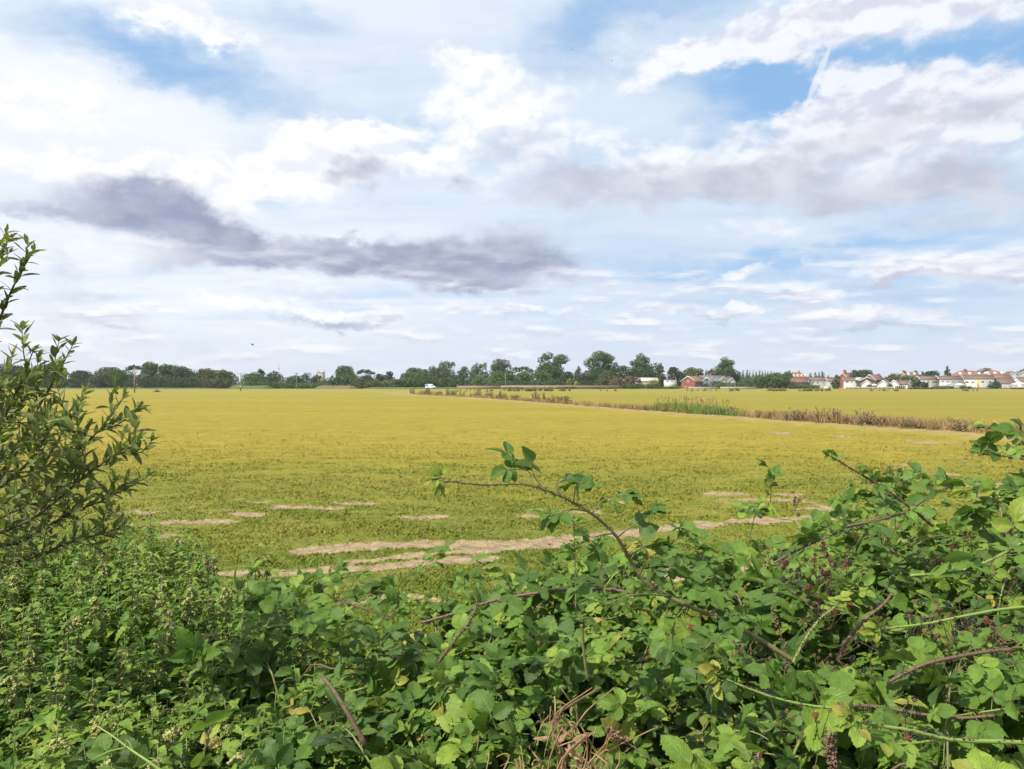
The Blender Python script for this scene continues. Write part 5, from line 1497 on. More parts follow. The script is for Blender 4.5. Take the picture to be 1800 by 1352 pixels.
# knobbly blob used for drupelets and flower specks
OCT = (np.array([[1, 0, 0], [-1, 0, 0], [0, 1, 0], [0, -1, 0], [0, 0, 1], [0, 0, -1]], float), [np.array([[0, 2, 4], [2, 1, 4], [1, 3, 4], [3, 0, 4], [2, 0, 5], [1, 2, 5], [3, 1, 5], [0, 3, 5]])], np.zeros((6, 3)))


class Plant:
    """gathers stems, thorns, leaves of one plant and builds them as parts under one Empty"""
    def __init__(self, seed):
        self.rng = np.random.default_rng(seed)
        self.st = MB(); self.L = []; self.S = []; self.T = []

    def stem(self, P, r, sides=6, tint=0.5):
        self.st.tube(P, r, sides, tint=tint)

    def stick(self, A, B, r, r2=None, tint=0.5):
        A = np.atleast_2d(A)
        V, F = sticks(A, np.atleast_2d(B), r, 4, r2)
        self.st.add(V, [F], tint=tint)

    def thorns(self, P, r, n, L=0.006):
        rng = self.rng
        k = len(P) - 1
        i = rng.integers(0, k, n); f = rng.random(n)[:, None]
        C = P[i] * (1 - f) + P[i + 1] * f
        T = unit(P[i + 1] - P[i])
        D = unit(np.cross(T, rng.normal(size=(n, 3))))
        rr = np.interp(i, np.arange(k + 1), np.broadcast_to(r, (k + 1,)))[:, None]
        V, F = sticks(C + D * rr * 0.6, C + D * (rr + L) - T * L * 0.5, 0.0016, 3, 0.0002)
        self.st.add(V, [F], tint=0.25)

    def leaf(self, P, fwd, nrm, size, tint):
        self.L.append((np.atleast_2d(P), np.atleast_2d(fwd), np.atleast_2d(nrm), np.atleast_1d(size), np.atleast_1d(tint)))

    def compound(self, P, D, Nn, size, tint, five=None):
        """bramble leaves: petiole from P along D, three or five leaflets at its end"""
        rng = self.rng
        P = np.atleast_2d(P); n = len(P)
        D = unit(np.atleast_2d(D)); Nn = np.atleast_2d(Nn)
        Nn = unit(Nn - (Nn * D).sum(-1, keepdims=True) * D)
        R = np.cross(D, Nn)
        size = np.broadcast_to(np.asarray(size, float), (n,)); tint = np.broadcast_to(np.asarray(tint, float), (n,))
        pet = size * (0.45 + 0.4 * rng.random(n))
        Cc = P + D * pet[:, None] + Nn * (pet * 0.15)[:, None]
        self.stick(P, Cc, 0.0011, 0.0009, 0.45)
        five = rng.random(n) < 0.35 if five is None else np.full(n, five)
        out = [(0, 1.0, 0.16, np.ones(n, bool)), (66, 0.84, 0.03, np.ones(n, bool)), (-66, 0.84, 0.03, np.ones(n, bool)), (122, 0.62, 0.02, five), (-122, 0.62, 0.02, five)]
        for a, s, gap, m in out:
            if not m.any():
                continue
            k = m.sum()
            th = np.radians(a + rng.normal(0, 9, k))[:, None]
            d = D[m] * np.cos(th) + R[m] * np.sin(th)
            d = unit(d + Nn[m] * rng.normal(-0.10, 0.16, k)[:, None])
            nn = Nn[m] + rng.normal(0, 0.20, (k, 3))
            c = Cc[m] + d * (gap * size[m])[:, None]
            self.stick(Cc[m], c + d * 0.004, 0.0008, 0.0007, 0.5)
            self.leaf(c, d, nn, size[m] * s * (0.9 + 0.2 * rng.random(k)), np.clip(tint[m] + rng.normal(0, 0.05, k), 0, 1))

    def build(self, name, loc, tpls, leafmat, stemmat, label, cat, group=None, stem_name='canes', leaf_name='leaves'):
        root = empty(name, loc)
        o = np.array(loc)
        if self.st.n:
            self.st.V = [v - o for v in self.st.V]
            self.st.build(stem_name, M[stemmat], root, smooth=True)
        if self.L:
            P, fw, nn, sz, tt = [np.concatenate([l[i] for l in self.L]) for i in range(5)]
            pick = self.rng.integers(0, len(tpls), len(P))
            VV, FF, UV, TT = [], [], [], []
            off = 0
            for k, T in enumerate(tpls):
                m = pick == k
                if not m.any():
                    continue
                sc = sz[m][:, None] * np.stack([0.88 + 0.24 * self.rng.random(m.sum()), np.ones(m.sum()), np.ones(m.sum())], -1)
                V, F, uv = rep(T, frames(fw[m], nn[m]), P[m] - o, sc)
                VV.append(V); FF.append(F[0] + off); UV.append(uv); TT.append(np.repeat(tt[m], len(T[0]))); off += len(V)
            link(leaf_name, mesh_data(leaf_name, np.concatenate(VV), [np.concatenate(FF)], M[leafmat], {'luv': np.concatenate(UV), 'tint': np.concatenate(TT)}, True), root)
        return tag(root, label, cat, group)


# ------------------------------------------------------------------ nettle bed at the lower left
def nettle_proto(seed, h, pale, flowers):
    rng = np.random.default_rng(seed)
    p = Plant(seed)
    lean = rng.normal(0, 0.06, 2)
    top = np.array([lean[0] * h, lean[1] * h, h])
    P = spline([(0, 0, -0.05), (lean[0] * h * 0.2, lean[1] * h * 0.2, h * 0.4), (lean[0] * h * 0.6, lean[1] * h * 0.6, h * 0.75), top], 14)
    p.stem(P, np.linspace(0.0035, 0.0016, 14), 5, 0.6)
    z = 0.30 * h; k = 0; az0 = rng.random() * 6.28
    ta, tb = [], []
    while z < h * 0.995:
        t = (z - 0.3 * h) / (0.7 * h)
        i = np.interp(z, P[:, 2], np.arange(14)); c = np.array([np.interp(z, P[:, 2], P[:, j]) for j in range(3)])
        az = az0 + k * PI / 2 + rng.normal(0, 0.2)
        ln = (0.088 if t < 0.75 else 0.088 - 0.055 * (t - 0.75) / 0.25) * (0.8 + 0.35 * rng.random())
        for s in (0, PI):
            el = np.radians(rng.normal(-8 if t < 0.85 else 20, 14))
            d = np.array([math.cos(az + s) * math.cos(el), math.sin(az + s) * math.cos(el), math.sin(el)])
            up = np.array([0, 0, 1.0]) + d * 0.3 + rng.normal(0, 0.22, 3)
            pet = ln * 0.32
            b = c + d * pet + np.array([0, 0, pet * 0.3])
            p.stick(c, b, 0.0009, 0.0007, 0.8)
            p.leaf(b, d + np.array([0, 0, -0.15]), up, ln, np.clip(pale + 0.16 * rng.normal() + (0.22 if t > 0.85 else 0), 0, 0.95 if rng.random() > 0.02 else 1))
            if rng.random() < 0.75 and 0.1 < t < 0.9:            # axillary pair
                for q in (-0.5, 0.5):
                    d2 = np.array([math.cos(az + s + q), math.sin(az + s + q), 0.35 + 0.3 * rng.random()])
                    p.leaf(c + unit(d2) * ln * 0.18, d2, np.array([0, 0, 1.0]) + rng.normal(0, 0.3, 3), ln * (0.40 + 0.2 * rng.random()), np.clip(pale + 0.12 * rng.normal() + 0.12, 0, 0.9))
            if flowers and t > (0.62 if flowers == 2 else 0.45) and t < 0.97:
                for q in range(3 + 2 * (flowers == 2)):
                    a3 = az + s + rng.normal(0, 0.7)
                    L = (0.024 + 0.03 * rng.random()) * (1.2 - 0.5 * t)
                    d3 = np.array([math.cos(a3), math.sin(a3), 0.15])
                    for e in range(9):
                        f = (e + 1) / 9
                        ta.append(c + d3 * L * 1.1 * f + np.array([0, 0, -L * 0.9 * f * f + 0.006]) + rng.normal(0, 0.0022, 3)); tb.append((0.0022 + 0.0026 * rng.random()) * (1.5 if flowers == 2 else 1.15))
        z += h * (0.052 if t < 0.7 else 0.034); k += 1
    root = p.build('nettle_plant', (0, 0, 0), T_NET, 'nettle', 'nstem', 'nettle', 'nettle', None, 'stem', 'leaves')
    if ta:
        n = len(ta)
        R = frames(rng.normal(size=(n, 3)), rng.normal(size=(n, 3)))
        V, F, uv = rep(OCT, R, np.array(ta), np.array(tb)[:, None] * np.array([[1.0, 1.5, 0.9]]))
        tt = np.clip((0.72 if flowers == 2 else 0.30) + 0.2 * rng.normal(size=n), 0, 1)
        link('flower_tassels', mesh_data('flower_tassels', V, F, M['tassel'], {'tint': np.repeat(tt, 6), 'luv': uv + np.array([0.5, 0.3, 0])}), root)['kind'] = 'stuff'
    return root


def build_nettles():
    rng = np.random.default_rng(77)
    protos = [nettle_proto(500 + i, h, pale, fl) for i, (h, pale, fl) in enumerate([(1.22, 0.55, 2), (1.15, 0.45, 1), (1.25, 0.6, 1), (1.10, 0.4, 0), (1.20, 0.5, 2), (1.18, 0.35, 0), (1.26, 0.62, 1)])]
    lab = {0: 'leafy nettle without tassels growing in the dense bed at the lower left', 1: 'nettle with drooping green seed tassels in the dense bed at the lower left', 2: 'nettle topped with pale cream flower clusters in the dense bed at the lower left'}
    kinds = [2, 1, 1, 0, 2, 0, 1]
    first = set(); placed = []; tries = 0
    while len(placed) < 292 and tries < 60000:
        tries += 1
        y = 1.95 + 3.0 * rng.random() ** 0.85
        x = -0.70 * y - 0.15 + rng.random() * (0.70 * y - 0.15)
        edge = np.interp(y, (1.9, 2.6, 3.4, 4.2, 5.0), (-0.42, -0.66, -1.06, -1.55, -2.15)) + rng.normal(0, 0.06)
        if x > edge:
            continue
        md = 0.115 + 0.018 * (y - 2)
        if any((x - a) ** 2 + (y - b) ** 2 < md * md for a, b in placed):
            continue
        placed.append((x, y))
        cream = fbm(np.array([x * 1.1 + 3]), np.array([y * 1.1]), 2)[0] + (0.12 if x < -0.42 * y else -0.05)
        k = rng.choice([0, 4] if rng.random() < (cream - 0.36) * 1.5 else [1, 2, 3, 5, 6, 1, 3])
        o = protos[k] if k not in first else copy_tree(protos[k])
        first.add(k)
        zt = 1.30 + 0.16 * (fbm(np.array([x * 1.4]), np.array([y * 1.4 + 9]), 3)[0] - 0.5) * 2 + rng.normal(0, 0.035) + 0.10 * smooth01((y - 3.2) / 1.0)
        zb = float(bank(x, y))
        o.location = (x, y, zb)
        s = (zt - zb) / [1.22, 1.15, 1.25, 1.10, 1.20, 1.18, 1.26][k]
        o.scale = (1.0, 1.0, s)
        o.rotation_euler = (rng.normal(0, 0.05), rng.normal(0, 0.05), rng.random() * 6.28)
        tag(o, lab[kinds[k]], 'nettle', ['nettles without tassels', 'nettles with green tassels', 'nettles with cream flowers'][kinds[k]])
    # beyond some three hundred plants the rest of the bed is one mass
    acc = {}
    for i in range(230):
        y = 2.3 + 3.1 * rng.random() ** 0.7
        edge = np.interp(y, (1.9, 2.6, 3.4, 4.2, 5.0), (-0.52, -0.80, -1.20, -1.66, -2.25))
        x = -0.70 * y - 0.1 + rng.random() * (edge + 0.70 * y + 0.1)
        k = [1, 2, 3, 5, 6][i % 5]
        zb = float(bank(x, y)); zt = 1.24 + 0.12 * rng.normal() * 0.6 + 0.10 * smooth01((y - 3.2) / 1.0)
        a = rng.random() * 6.28; ca, sa = math.cos(a), math.sin(a)
        for ch in protos[k].children:
            me = ch.data
            if me.name not in acc:
                co = np.empty(len(me.vertices) * 3, np.float32); me.vertices.foreach_get('co', co)
                li = np.empty(len(me.loops), np.int32); me.loops.foreach_get('vertex_index', li)
                lt = np.empty(len(me.polygons), np.int32); me.polygons.foreach_get('loop_total', lt)
                at = {}
                for nm in ('tint', 'luv'):
                    if nm in me.attributes:
                        w_ = 1 if nm == 'tint' else 3
                        b_ = np.empty(len(me.vertices) * w_, np.float32); me.attributes[nm].data.foreach_get('value' if w_ == 1 else 'vector', b_)
                        at[nm] = b_ if w_ == 1 else b_.reshape(-1, 3)
                acc[me.name] = (co.reshape(-1, 3), li, lt, at, [])
            acc[me.name][4].append((ch.name.split('.')[0], me.materials[0], np.array([[ca, -sa, 0], [sa, ca, 0], [0, 0, (zt - zb) / 1.2]]), np.array([x, y, zb])))
    root = empty('nettles', (0, 0, 0))
    for part in ('stem', 'leaves', 'flower_tassels'):
        VV, FQ, AT, off, mat = [], {}, {'tint': [], 'luv': []}, 0, None
        for co, li, lt, at, inst in acc.values():
            if inst[0][0] != part:
                continue
            mat = inst[0][1]
            st = np.concatenate([[0], np.cumsum(lt)[:-1]])
            for _, _, Rm, t in inst:
                VV.append(co @ Rm.T + t)
                for sz in np.unique(lt):
                    idx = st[lt == sz][:, None] + np.arange(sz)[None]
                    FQ.setdefault(int(sz), []).append(li[idx] + off)
                AT['tint'].append(at['tint'] if 'tint' in at else np.full(len(co), 0.5)); AT['luv'].append(at['luv'] if 'luv' in at else np.zeros((len(co), 3)))
                off += len(co)
        if VV:
            link(part if part != 'stem' else 'stems', mesh_data(part, np.concatenate(VV), [np.concatenate(f) for f in FQ.values()], mat, {k: np.concatenate(a) for k, a in AT.items()}, True), root)
    tag(root, 'dense mass of low nettles filling the bed between the taller ones', 'nettles', kind='stuff')
    # a few taller nettles standing clear of the bed
    for u, v, d, k, l in ((275, 893, 4.6, 5, 'tall nettle standing clear above the far edge of the bed, near the sallow'), (437, 955, 3.5, 1, 'tall nettle standing against the sandy track, left of two'), (468, 960, 3.4, 2, 'tall nettle standing against the sandy track, right of two'), (583, 985, 3.6, 3, 'small nettle rising alone left of the bramble canes')):
        o = copy_tree(protos[k])
        c = W(u, v, d); zb = float(bank(c[0], c[1]))
        o.location = (c[0], c[1], zb); o.scale = (0.95, 0.95, (c[2] - zb) / [1.22, 1.15, 1.25, 1.10, 1.20, 1.18, 1.26][k])
        o.rotation_euler = (0, 0, u * 1.3)
        tag(o, l, 'nettle')


build_nettles()


# ------------------------------------------------------------------ brambles
def Hb(x, y):
    h = np.interp(x, (-1.5, -1.0, -0.6, -0.1, 0.25, 0.8, 1.5, 2.2, 3.0), (1.30, 1.36, 1.40, 1.42, 1.46, 1.53, 1.75, 1.84, 1.87))
    h = h + (fbm(np.asarray(x) * 2.2 + 4, np.asarray(y) * 2.2, 3) - 0.5) * 0.30
    for hx, hy, rx, ry, dp in ((-0.36, 1.95, 0.30, 0.30, 0.30), (0.42, 1.98, 0.38, 0.28, 0.30), (0.02, 2.1, 0.2, 0.2, 0.12), (0.98, 2.28, 0.30, 0.22, 0.30), (-0.75, 2.35, 0.2, 0.25, 0.2)):
        h = h - dp * np.exp(-((x - hx) / rx) ** 2 - ((y - hy) / ry) ** 2)
    h = h - 0.30 * smooth01((2.15 - y) / 0.8) * (1 - smooth01((x - 0.35) / 0.5)) + 0.10 * smooth01((x - 0.6) / 0.4) * smooth01((2.0 - y) / 0.5)
    return h


def arc(rng, base, ang0, length, rise, n=22, droop=0.3):
    """one arching bramble cane rooted at base and following the top of the thicket"""
    t = np.linspace(0, 1, n)
    wob = np.cumsum(rng.normal(0, 0.05, n))
    dx = np.cos(ang0 + wob) * length / n; dy = np.sin(ang0 + wob) * length / n
    x = base[0] + np.cumsum(dx) * (0.25 + 0.75 * smooth01(t * 1.5)); y = base[1] + np.cumsum(dy) * (0.25 + 0.75 * smooth01(t * 1.5))
    top = Hb(x, np.maximum(y, 1.25)) + rise
    g = 1 - (1 - np.clip(t / 0.45, 0, 1)) ** 2
    z = base[2] + (top - base[2]) * g - droop * np.clip((t - 0.62) / 0.38, 0, 1) ** 2
    return np.stack([x, y, z], -1)


def cane_leaves(p, P, step, zmin, size, tint, t0=0.0, sun=0.35, clip=True):
    rng = p.rng
    seg = np.linalg.norm(np.diff(P, axis=0), axis=1); s = np.concatenate([[0], np.cumsum(seg)])
    q = np.arange(t0 * s[-1] + step * rng.random(), s[-1], step) 
    if not len(q):
        return
    q = q + rng.normal(0, step * 0.2, len(q))
    C = np.stack([np.interp(q, s, P[:, j]) for j in range(3)], -1)
    T = unit(np.stack([np.interp(q, s, np.gradient(P[:, j], s)) for j in range(3)], -1))
    m = (C[:, 2] > zmin(C)) if clip else np.ones(len(C), bool)
    if clip:
        hol = fbm(C[:, 0] * 3.1 + 8, C[:, 1] * 3.1 + C[:, 2] * 2.0, 3)
        m &= rng.random(len(C)) < 0.18 + 1.1 * smooth01((hol - 0.38) / 0.16)
    C, T, q = C[m], T[m], q[m]; n = len(C)
    if n and clip:
        size = size * (0.72 + 0.62 * fbm(C[:, 0] * 1.7 + 31, C[:, 1] * 1.7, 2))
    if not n:
        return
    sd = unit(np.cross(T, np.array([0, 0, 1.0])) + 1e-6) * np.where(np.arange(n) % 2 == 0, 1, -1)[:, None]
    D = sd * 0.8 + T * 0.35 + np.array([0, 0, 0.35]) + rng.normal(0, 0.40, (n, 3))
    Nn = np.array([-0.18, -0.22, 1.0]) + rng.normal(0, sun, (n, 3))
    tip = np.clip((q / s[-1] - 0.75) / 0.25, 0, 1)
    p.compound(C, D, Nn, size * np.clip(np.exp(rng.normal(-0.10, 0.32, n)), 0.5, 1.6) * (1 - 0.35 * tip), np.where(rng.random(n) < 0.02, 0.98, np.clip(tint + 0.15 * rng.normal(size=n) + 0.16 * tip, 0, 0.86)))


def berry_cluster(root, P, dirv, rng, red):
    """a panicle: short stalks, each carrying a drupelet berry or an empty dry calyx"""
    k = rng.integers(5, 10)
    A = np.repeat(P[None], k, 0)
    E = P + unit(dirv) * 0.05 + rng.normal(0, 0.028, (k, 3))
    V, F = sticks(A, E, 0.0011, 4, 0.0008)
    st = link('berry_cluster', mesh_data('berry_cluster', V, [F], M['cane'], {'tint': np.full(len(V), 0.35)}), root)
    groups = {'berry_black': [], 'berry_red': [], 'calyx': []}
    for e in E:
        x = rng.random()
        kind = 'calyx' if x < 0.60 else ('berry_red' if x < 0.60 + red * 0.30 else 'berry_black')
        r = 0.0066 * (0.75 + 0.5 * rng.random()) if kind != 'calyx' else 0.004
        m = 26
        i = np.arange(m) + 0.5
        ph = np.arccos(1 - 2 * i / m); th = PI * (1 + 5 ** 0.5) * i
        S = np.stack([np.cos(th) * np.sin(ph), np.sin(th) * np.sin(ph), np.cos(ph) * 1.15], -1) * r + e
        groups[kind].append((S, np.full(m, r * 0.36)))
    for kd, lst in groups.items():
        if not lst:
            continue
        S = np.concatenate([a for a, _ in lst]); rr = np.concatenate([b for _, b in lst])
        V, F, _ = rep(OCT, frames(rng.normal(size=(len(S), 3)), rng.normal(size=(len(S), 3))), S, rr)
        link({'berry_black': 'black_berries', 'berry_red': 'red_berries', 'calyx': 'dry_calyxes'}[kd], mesh_data(kd, V, F, M[kd], None, True), st)


BUSHES = [  # x, y, canes, leaf size, tint, berries, red share, label
    (-0.72, 2.74, 9, 0.066, 0.42, 0, 0, 'bramble bush with large dull leaves where the nettles end, above the broken brown stick'),
    (-0.34, 2.40, 15, 0.066, 0.62, 0, 0, 'bramble bush with rounded sunlit leaves left of the central arching cane'),
    (-0.24, 1.80, 10, 0.062, 0.38, 0, 0, 'dark low bramble bush round the foot of the broken brown stick'),
    (-0.30, 2.95, 12, 0.062, 0.50, 0, 0, 'bramble bush along the reddish cane at the edge of the grass'),
    (-0.02, 2.52, 12, 0.064, 0.54, 0, 0, 'bramble bush filling the dip left of the upright green brown stem'),
    (0.36, 2.62, 11, 0.060, 0.44, 4, 0.3, 'bramble bush crossed by the thick reddish cane, left of the dark hanging leaves'),
    (0.20, 2.80, 13, 0.068, 0.50, 2, 0.3, 'bramble bush under the elbow of the tall central cane'),
    (0.18, 1.92, 12, 0.064, 0.36, 3, 0.2, 'shaded bramble bush behind the dry tangled stalks'),
    (0.62, 2.42, 14, 0.066, 0.48, 12, 0.4, 'bramble bush with dark hanging leaves on the thick central stem'),
    (0.58, 1.62, 11, 0.058, 0.66, 2, 0.3, 'bright leaved bramble bush at the bottom edge right of the dry stalks'),
    (0.92, 2.90, 9, 0.055, 0.58, 22, 0.35, 'bramble bush full of black berries beside the grass, right of the central cane'),
    (1.15, 2.20, 14, 0.060, 0.46, 44, 0.40, 'tangled bramble bush with many red and black berries and dry stems'),
    (1.12, 1.52, 12, 0.060, 0.62, 4, 0.5, 'bramble bush with the largest fresh leaves in the bottom right corner'),
    (1.55, 3.05, 11, 0.058, 0.58, 12, 0.3, 'bramble bush below the dark upright shoot at the right'),
    (1.78, 2.45, 14, 0.062, 0.56, 16, 0.4, 'bramble bush with the long yellow green cane at the right edge'),
    (2.20, 3.25, 14, 0.062, 0.58, 8, 0.3, 'leafy bramble bush against the right edge below the hanging spray'),
]


def build_bushes():
    for i, (bx, by, nc, sz, tint, nb, red, label) in enumerate(BUSHES):
        p = Plant(900 + i); rng = p.rng
        zb = float(bank(bx, by)) - 0.02
        ends = []
        for k in range(nc):
            b = np.array([bx + rng.normal(0, 0.12), by + rng.normal(0, 0.12), zb])
            a = 2 * PI * (k + rng.random()) / nc
            P = arc(rng, b, a, 0.55 + 0.55 * rng.random(), rng.choice([-0.28, -0.16, -0.06, -0.02, 0.03, 0.06], p=[0.16, 0.2, 0.22, 0.2, 0.14, 0.08]), 22, 0.15 + 0.35 * rng.random())
            P[:, 1] = np.maximum(P[:, 1], 1.24 + 0.05 * rng.random())
            r = np.linspace(0.0050, 0.0018, 22)
            p.stem(P, r, 6, float(np.clip(rng.normal(0.5, 0.28), 0.05, 0.95)))
            p.thorns(P, r, 50, 0.0055)
            cane_leaves(p, P, 0.030, lambda C: Hb(C[:, 0], np.maximum(C[:, 1], 1.25)) - 0.62, sz, tint)
            for q in range(3):                                   # side shoots
                j = rng.integers(9, 19)
                e = P[j] + np.array([rng.normal(0, 0.16), rng.normal(0, 0.16), rng.normal(0.02, 0.08)])
                Q = spline([P[j], (P[j] + e) / 2 + np.array([0, 0, 0.03]), e], 8)
                p.stem(Q, np.linspace(0.0022, 0.0012, 8), 5, 0.6)
                cane_leaves(p, Q, 0.028, None, sz * 0.9, tint + 0.05, 0.15, clip=False)
            ends.append(P)
        root = p.build('bramble_bush', (bx, by, zb), T_BRAM, 'bramble', 'cane', label, 'bramble', 'bramble bushes of the thicket')
        o = np.array((bx, by, zb))
        for k in range(nb):
            for _ in range(30):                              # pick a point near the top of a cane
                P = ends[rng.integers(0, len(ends))]; c = P[rng.integers(8, 21)].copy()
                if c[2] > Hb(c[0], max(c[1], 1.25)) - (0.10 if nb < 30 else 0.22) and (nb < 30 or abs(c[0] - 1.0) + abs(c[1] - 2.25) < 0.55):
                    break
            e = c + np.array([rng.normal(0, 0.035), rng.normal(-0.03, 0.03), 0.05 + 0.05 * rng.random()])
            V, F = sticks(c[None] - o, e[None] - o, 0.0016, 5, 0.0012)
            link('fruit_stalk', mesh_data('fruit_stalk', V, [F], M['cane'], {'tint': np.full(len(V), 0.4)}), root)
            c = e
            berry_cluster(root, c - o, np.array([rng.normal(0, 0.4), -0.5, 0.7]), rng, red)


build_bushes()


def px(pts):
    return np.array([W(*q) for q in pts])


def hero(label, pts, r0, r1, tint, step, size, ltint, t0=0.1, n=44, seed=1, extra=(), tipleaves=0, name='bramble_cane', th=150, group=None, near=0.92):
    p = Plant(seed)
    P = spline(px([(u, v, d * near) for u, v, d in pts]), n)
    r = np.linspace(r0, r1, n)
    p.stem(P, r, 8, tint)
    p.thorns(P, r, th, 0.006)
    if step:
        cane_leaves(p, P, step, None, size, ltint, t0, clip=False)
    for q in extra:                                              # side twigs given as pixel paths
        Q = spline(px([(u, v, d * near) for u, v, d in q]), 12)
        p.stem(Q, np.linspace(r1 * 1.1, r1 * 0.6, 12), 6, tint)
        for j_ in range(3):
            p.compound(Q[-1 - 3 * j_], unit(Q[-1] - Q[-4]) + p.rng.normal(0, 0.35, 3), np.array([-0.25, -0.3, 0.9]) + p.rng.normal(0, 0.35, 3), size * (0.68 + 0.3 * p.rng.random()), float(np.clip(ltint + p.rng.normal(0, 0.12), 0, 0.9)))
    if tipleaves:
        rng = p.rng
        T = unit(P[-1] - P[-4])
        D = T + rng.normal(0, 0.45, (tipleaves, 3)); Nn = np.array([-0.2, -0.4, 0.8]) + rng.normal(0, 0.5, (tipleaves, 3))
        p.compound(np.repeat(P[-1][None], tipleaves, 0), D, Nn, size * 0.5, np.full(tipleaves, 0.93))
    return p.build(name, tuple(P[0]), T_BRAM, 'bramble', 'cane', label, 'bramble', group)


hero('long bramble cane arching up before the grass, its bare tip pointing left', [(1400, 1165, 1.95), (1310, 1110, 1.98), (1210, 1065, 2.02), (1150, 1035, 2.04), (1120, 1005, 2.05), (1085, 945, 2.06), (1040, 903, 2.06), (985, 872, 2.05), (925, 852, 2.03), (850, 852, 2.0), (780, 845, 1.97)], 0.0060, 0.0020, 0.40, 0, 0.056, 0.42, n=90, seed=61, th=320, tipleaves=4,
     extra=[[(960, 868, 2.05), (940, 840, 2.05), (908, 812, 2.05)], [(985, 872, 2.05), (978, 850, 2.06), (1000, 842, 2.07)], [(1008, 884, 2.05), (1012, 855, 2.03), (1020, 850, 2.0)], [(1040, 903, 2.06), (1060, 880, 2.08), (1085, 870, 2.1)],
            [(1035, 900, 2.06), (1005, 895, 2.03), (975, 905, 2.0)], [(1085, 945, 2.06), (1110, 925, 2.07), (1140, 905, 2.1)], [(1080, 938, 2.06), (1060, 940, 2.02), (1040, 945, 1.98)], [(1105, 978, 2.05), (1135, 960, 2.08), (1150, 962, 2.1)], [(1125, 1010, 2.05), (1140, 985, 2.0), (1165, 990, 1.98)], [(1150, 1035, 2.04), (1190, 1000, 2.0), (1220, 1005, 1.97)],
            [(1210, 1065, 2.02), (1190, 1085, 1.95), (1180, 1120, 1.9)], [(1290, 1100, 1.98), (1260, 1120, 1.92), (1240, 1140, 1.88)], [(1180, 1048, 2.03), (1120, 1045, 1.95), (1070, 1060, 1.9)], [(1240, 1078, 2.0), (1270, 1070, 1.98), (1290, 1085, 1.95)]])
hero('thick reddish bramble cane lying across the thicket left of the central cane', [(740, 1095, 2.35), (800, 1078, 2.35), (860, 1058, 2.33), (920, 1046, 2.32), (985, 1038, 2.3), (1060, 1036, 2.28), (1130, 1045, 2.25)], 0.0040, 0.0048, 0.12, 0.05, 0.066, 0.45, 0.2, seed=62)
hero('short reddish brown cane rising among rounded sunlit leaves', [(770, 1165, 2.2), (800, 1125, 2.2), (825, 1092, 2.22), (840, 1060, 2.25)], 0.0042, 0.003, 0.12, 0.05, 0.062, 0.6, 0.3, seed=63)
hero('dark thin shoot rising up left against the field at the right', [(1640, 925, 2.7), (1600, 892, 2.7), (1560, 862, 2.7), (1520, 838, 2.68), (1490, 820, 2.66), (1463, 804, 2.64)], 0.0055, 0.0018, 0.12, 0.055, 0.045, 0.55, 0.25, seed=64, tipleaves=2)
hero('brown cane running level below the dark upright shoot', [(1490, 925, 2.7), (1540, 915, 2.7), (1590, 900, 2.7), (1640, 870, 2.75), (1680, 850, 2.8)], 0.0042, 0.003, 0.15, 0.05, 0.055, 0.55, 0.1, seed=65)
hero('brown leafy cane at the left end of the right hand thicket', [(1360, 990, 2.6), (1400, 968, 2.6), (1440, 950, 2.58), (1475, 935, 2.56)], 0.004, 0.002, 0.15, 0.035, 0.055, 0.58, 0.1, seed=66)
hero('bright green thorny cane along the bottom right corner pointing left', [(1850, 1308, 1.45), (1760, 1304, 1.43), (1670, 1300, 1.42), (1600, 1284, 1.40), (1545, 1276, 1.39), (1508, 1268, 1.38)], 0.0042, 0.0024, 0.85, 0.0, 0.05, 0.8, seed=67, tipleaves=7, th=120, extra=[[(1655, 1299, 1.42), (1610, 1306, 1.40), (1570, 1308, 1.38)]])
hero('long yellow green cane sloping down to the left at the right edge', [(1850, 1064, 1.75), (1770, 1070, 1.74), (1700, 1082, 1.73), (1630, 1096, 1.72), (1565, 1104, 1.71), (1548, 1106, 1.70)], 0.0034, 0.0019, 0.85, 0.0, 0.05, 0.8, seed=68, tipleaves=5, th=90)
hero('green cane rising to the right above the yellow green one', [(1600, 1012, 2.2), (1680, 1005, 2.2), (1740, 985, 2.2), (1795, 955, 2.22), (1850, 920, 2.25)], 0.0040, 0.0028, 0.7, 0.05, 0.060, 0.6, 0.1, seed=69)
hero('pale green cane tipped with a fan of young leaves, below the thick central stem', [(1480, 1246, 1.75), (1420, 1240, 1.75), (1360, 1226, 1.75), (1310, 1208, 1.75), (1276, 1194, 1.75)], 0.0032, 0.0020, 0.9, 0.0, 0.070, 0.85, seed=70, tipleaves=6, th=70)
hero('reddish thorny cane lying level near the bottom right', [(1470, 1240, 1.72), (1540, 1242, 1.72), (1610, 1254, 1.70), (1680, 1262, 1.68), (1750, 1258, 1.66)], 0.0036, 0.0030, 0.2, 0.06, 0.055, 0.6, 0.1, seed=71)
hero('brown cane lying level amid fresh leaves at the right', [(1560, 1200, 1.8), (1620, 1170, 1.8), (1680, 1155, 1.8), (1740, 1145, 1.8), (1800, 1140, 1.8)], 0.0040, 0.0040, 0.12, 0.06, 0.06, 0.55, 0.1, seed=72)
hero('grey brown stem rising to the right among the red berries', [(1472, 1160, 1.95), (1490, 1125, 1.95), (1520, 1090, 1.95), (1550, 1065, 1.95), (1570, 1042, 1.97)], 0.0042, 0.0026, 0.2, 0.0, 0.05, 0.5, seed=73)
hero('olive stem rising to the right with two drooping leaves, left of the red berries', [(1394, 1165, 1.9), (1415, 1125, 1.9), (1440, 1090, 1.9), (1466, 1068, 1.9)], 0.0036, 0.0024, 0.7, 0.0, 0.06, 0.42, seed=74, tipleaves=3)
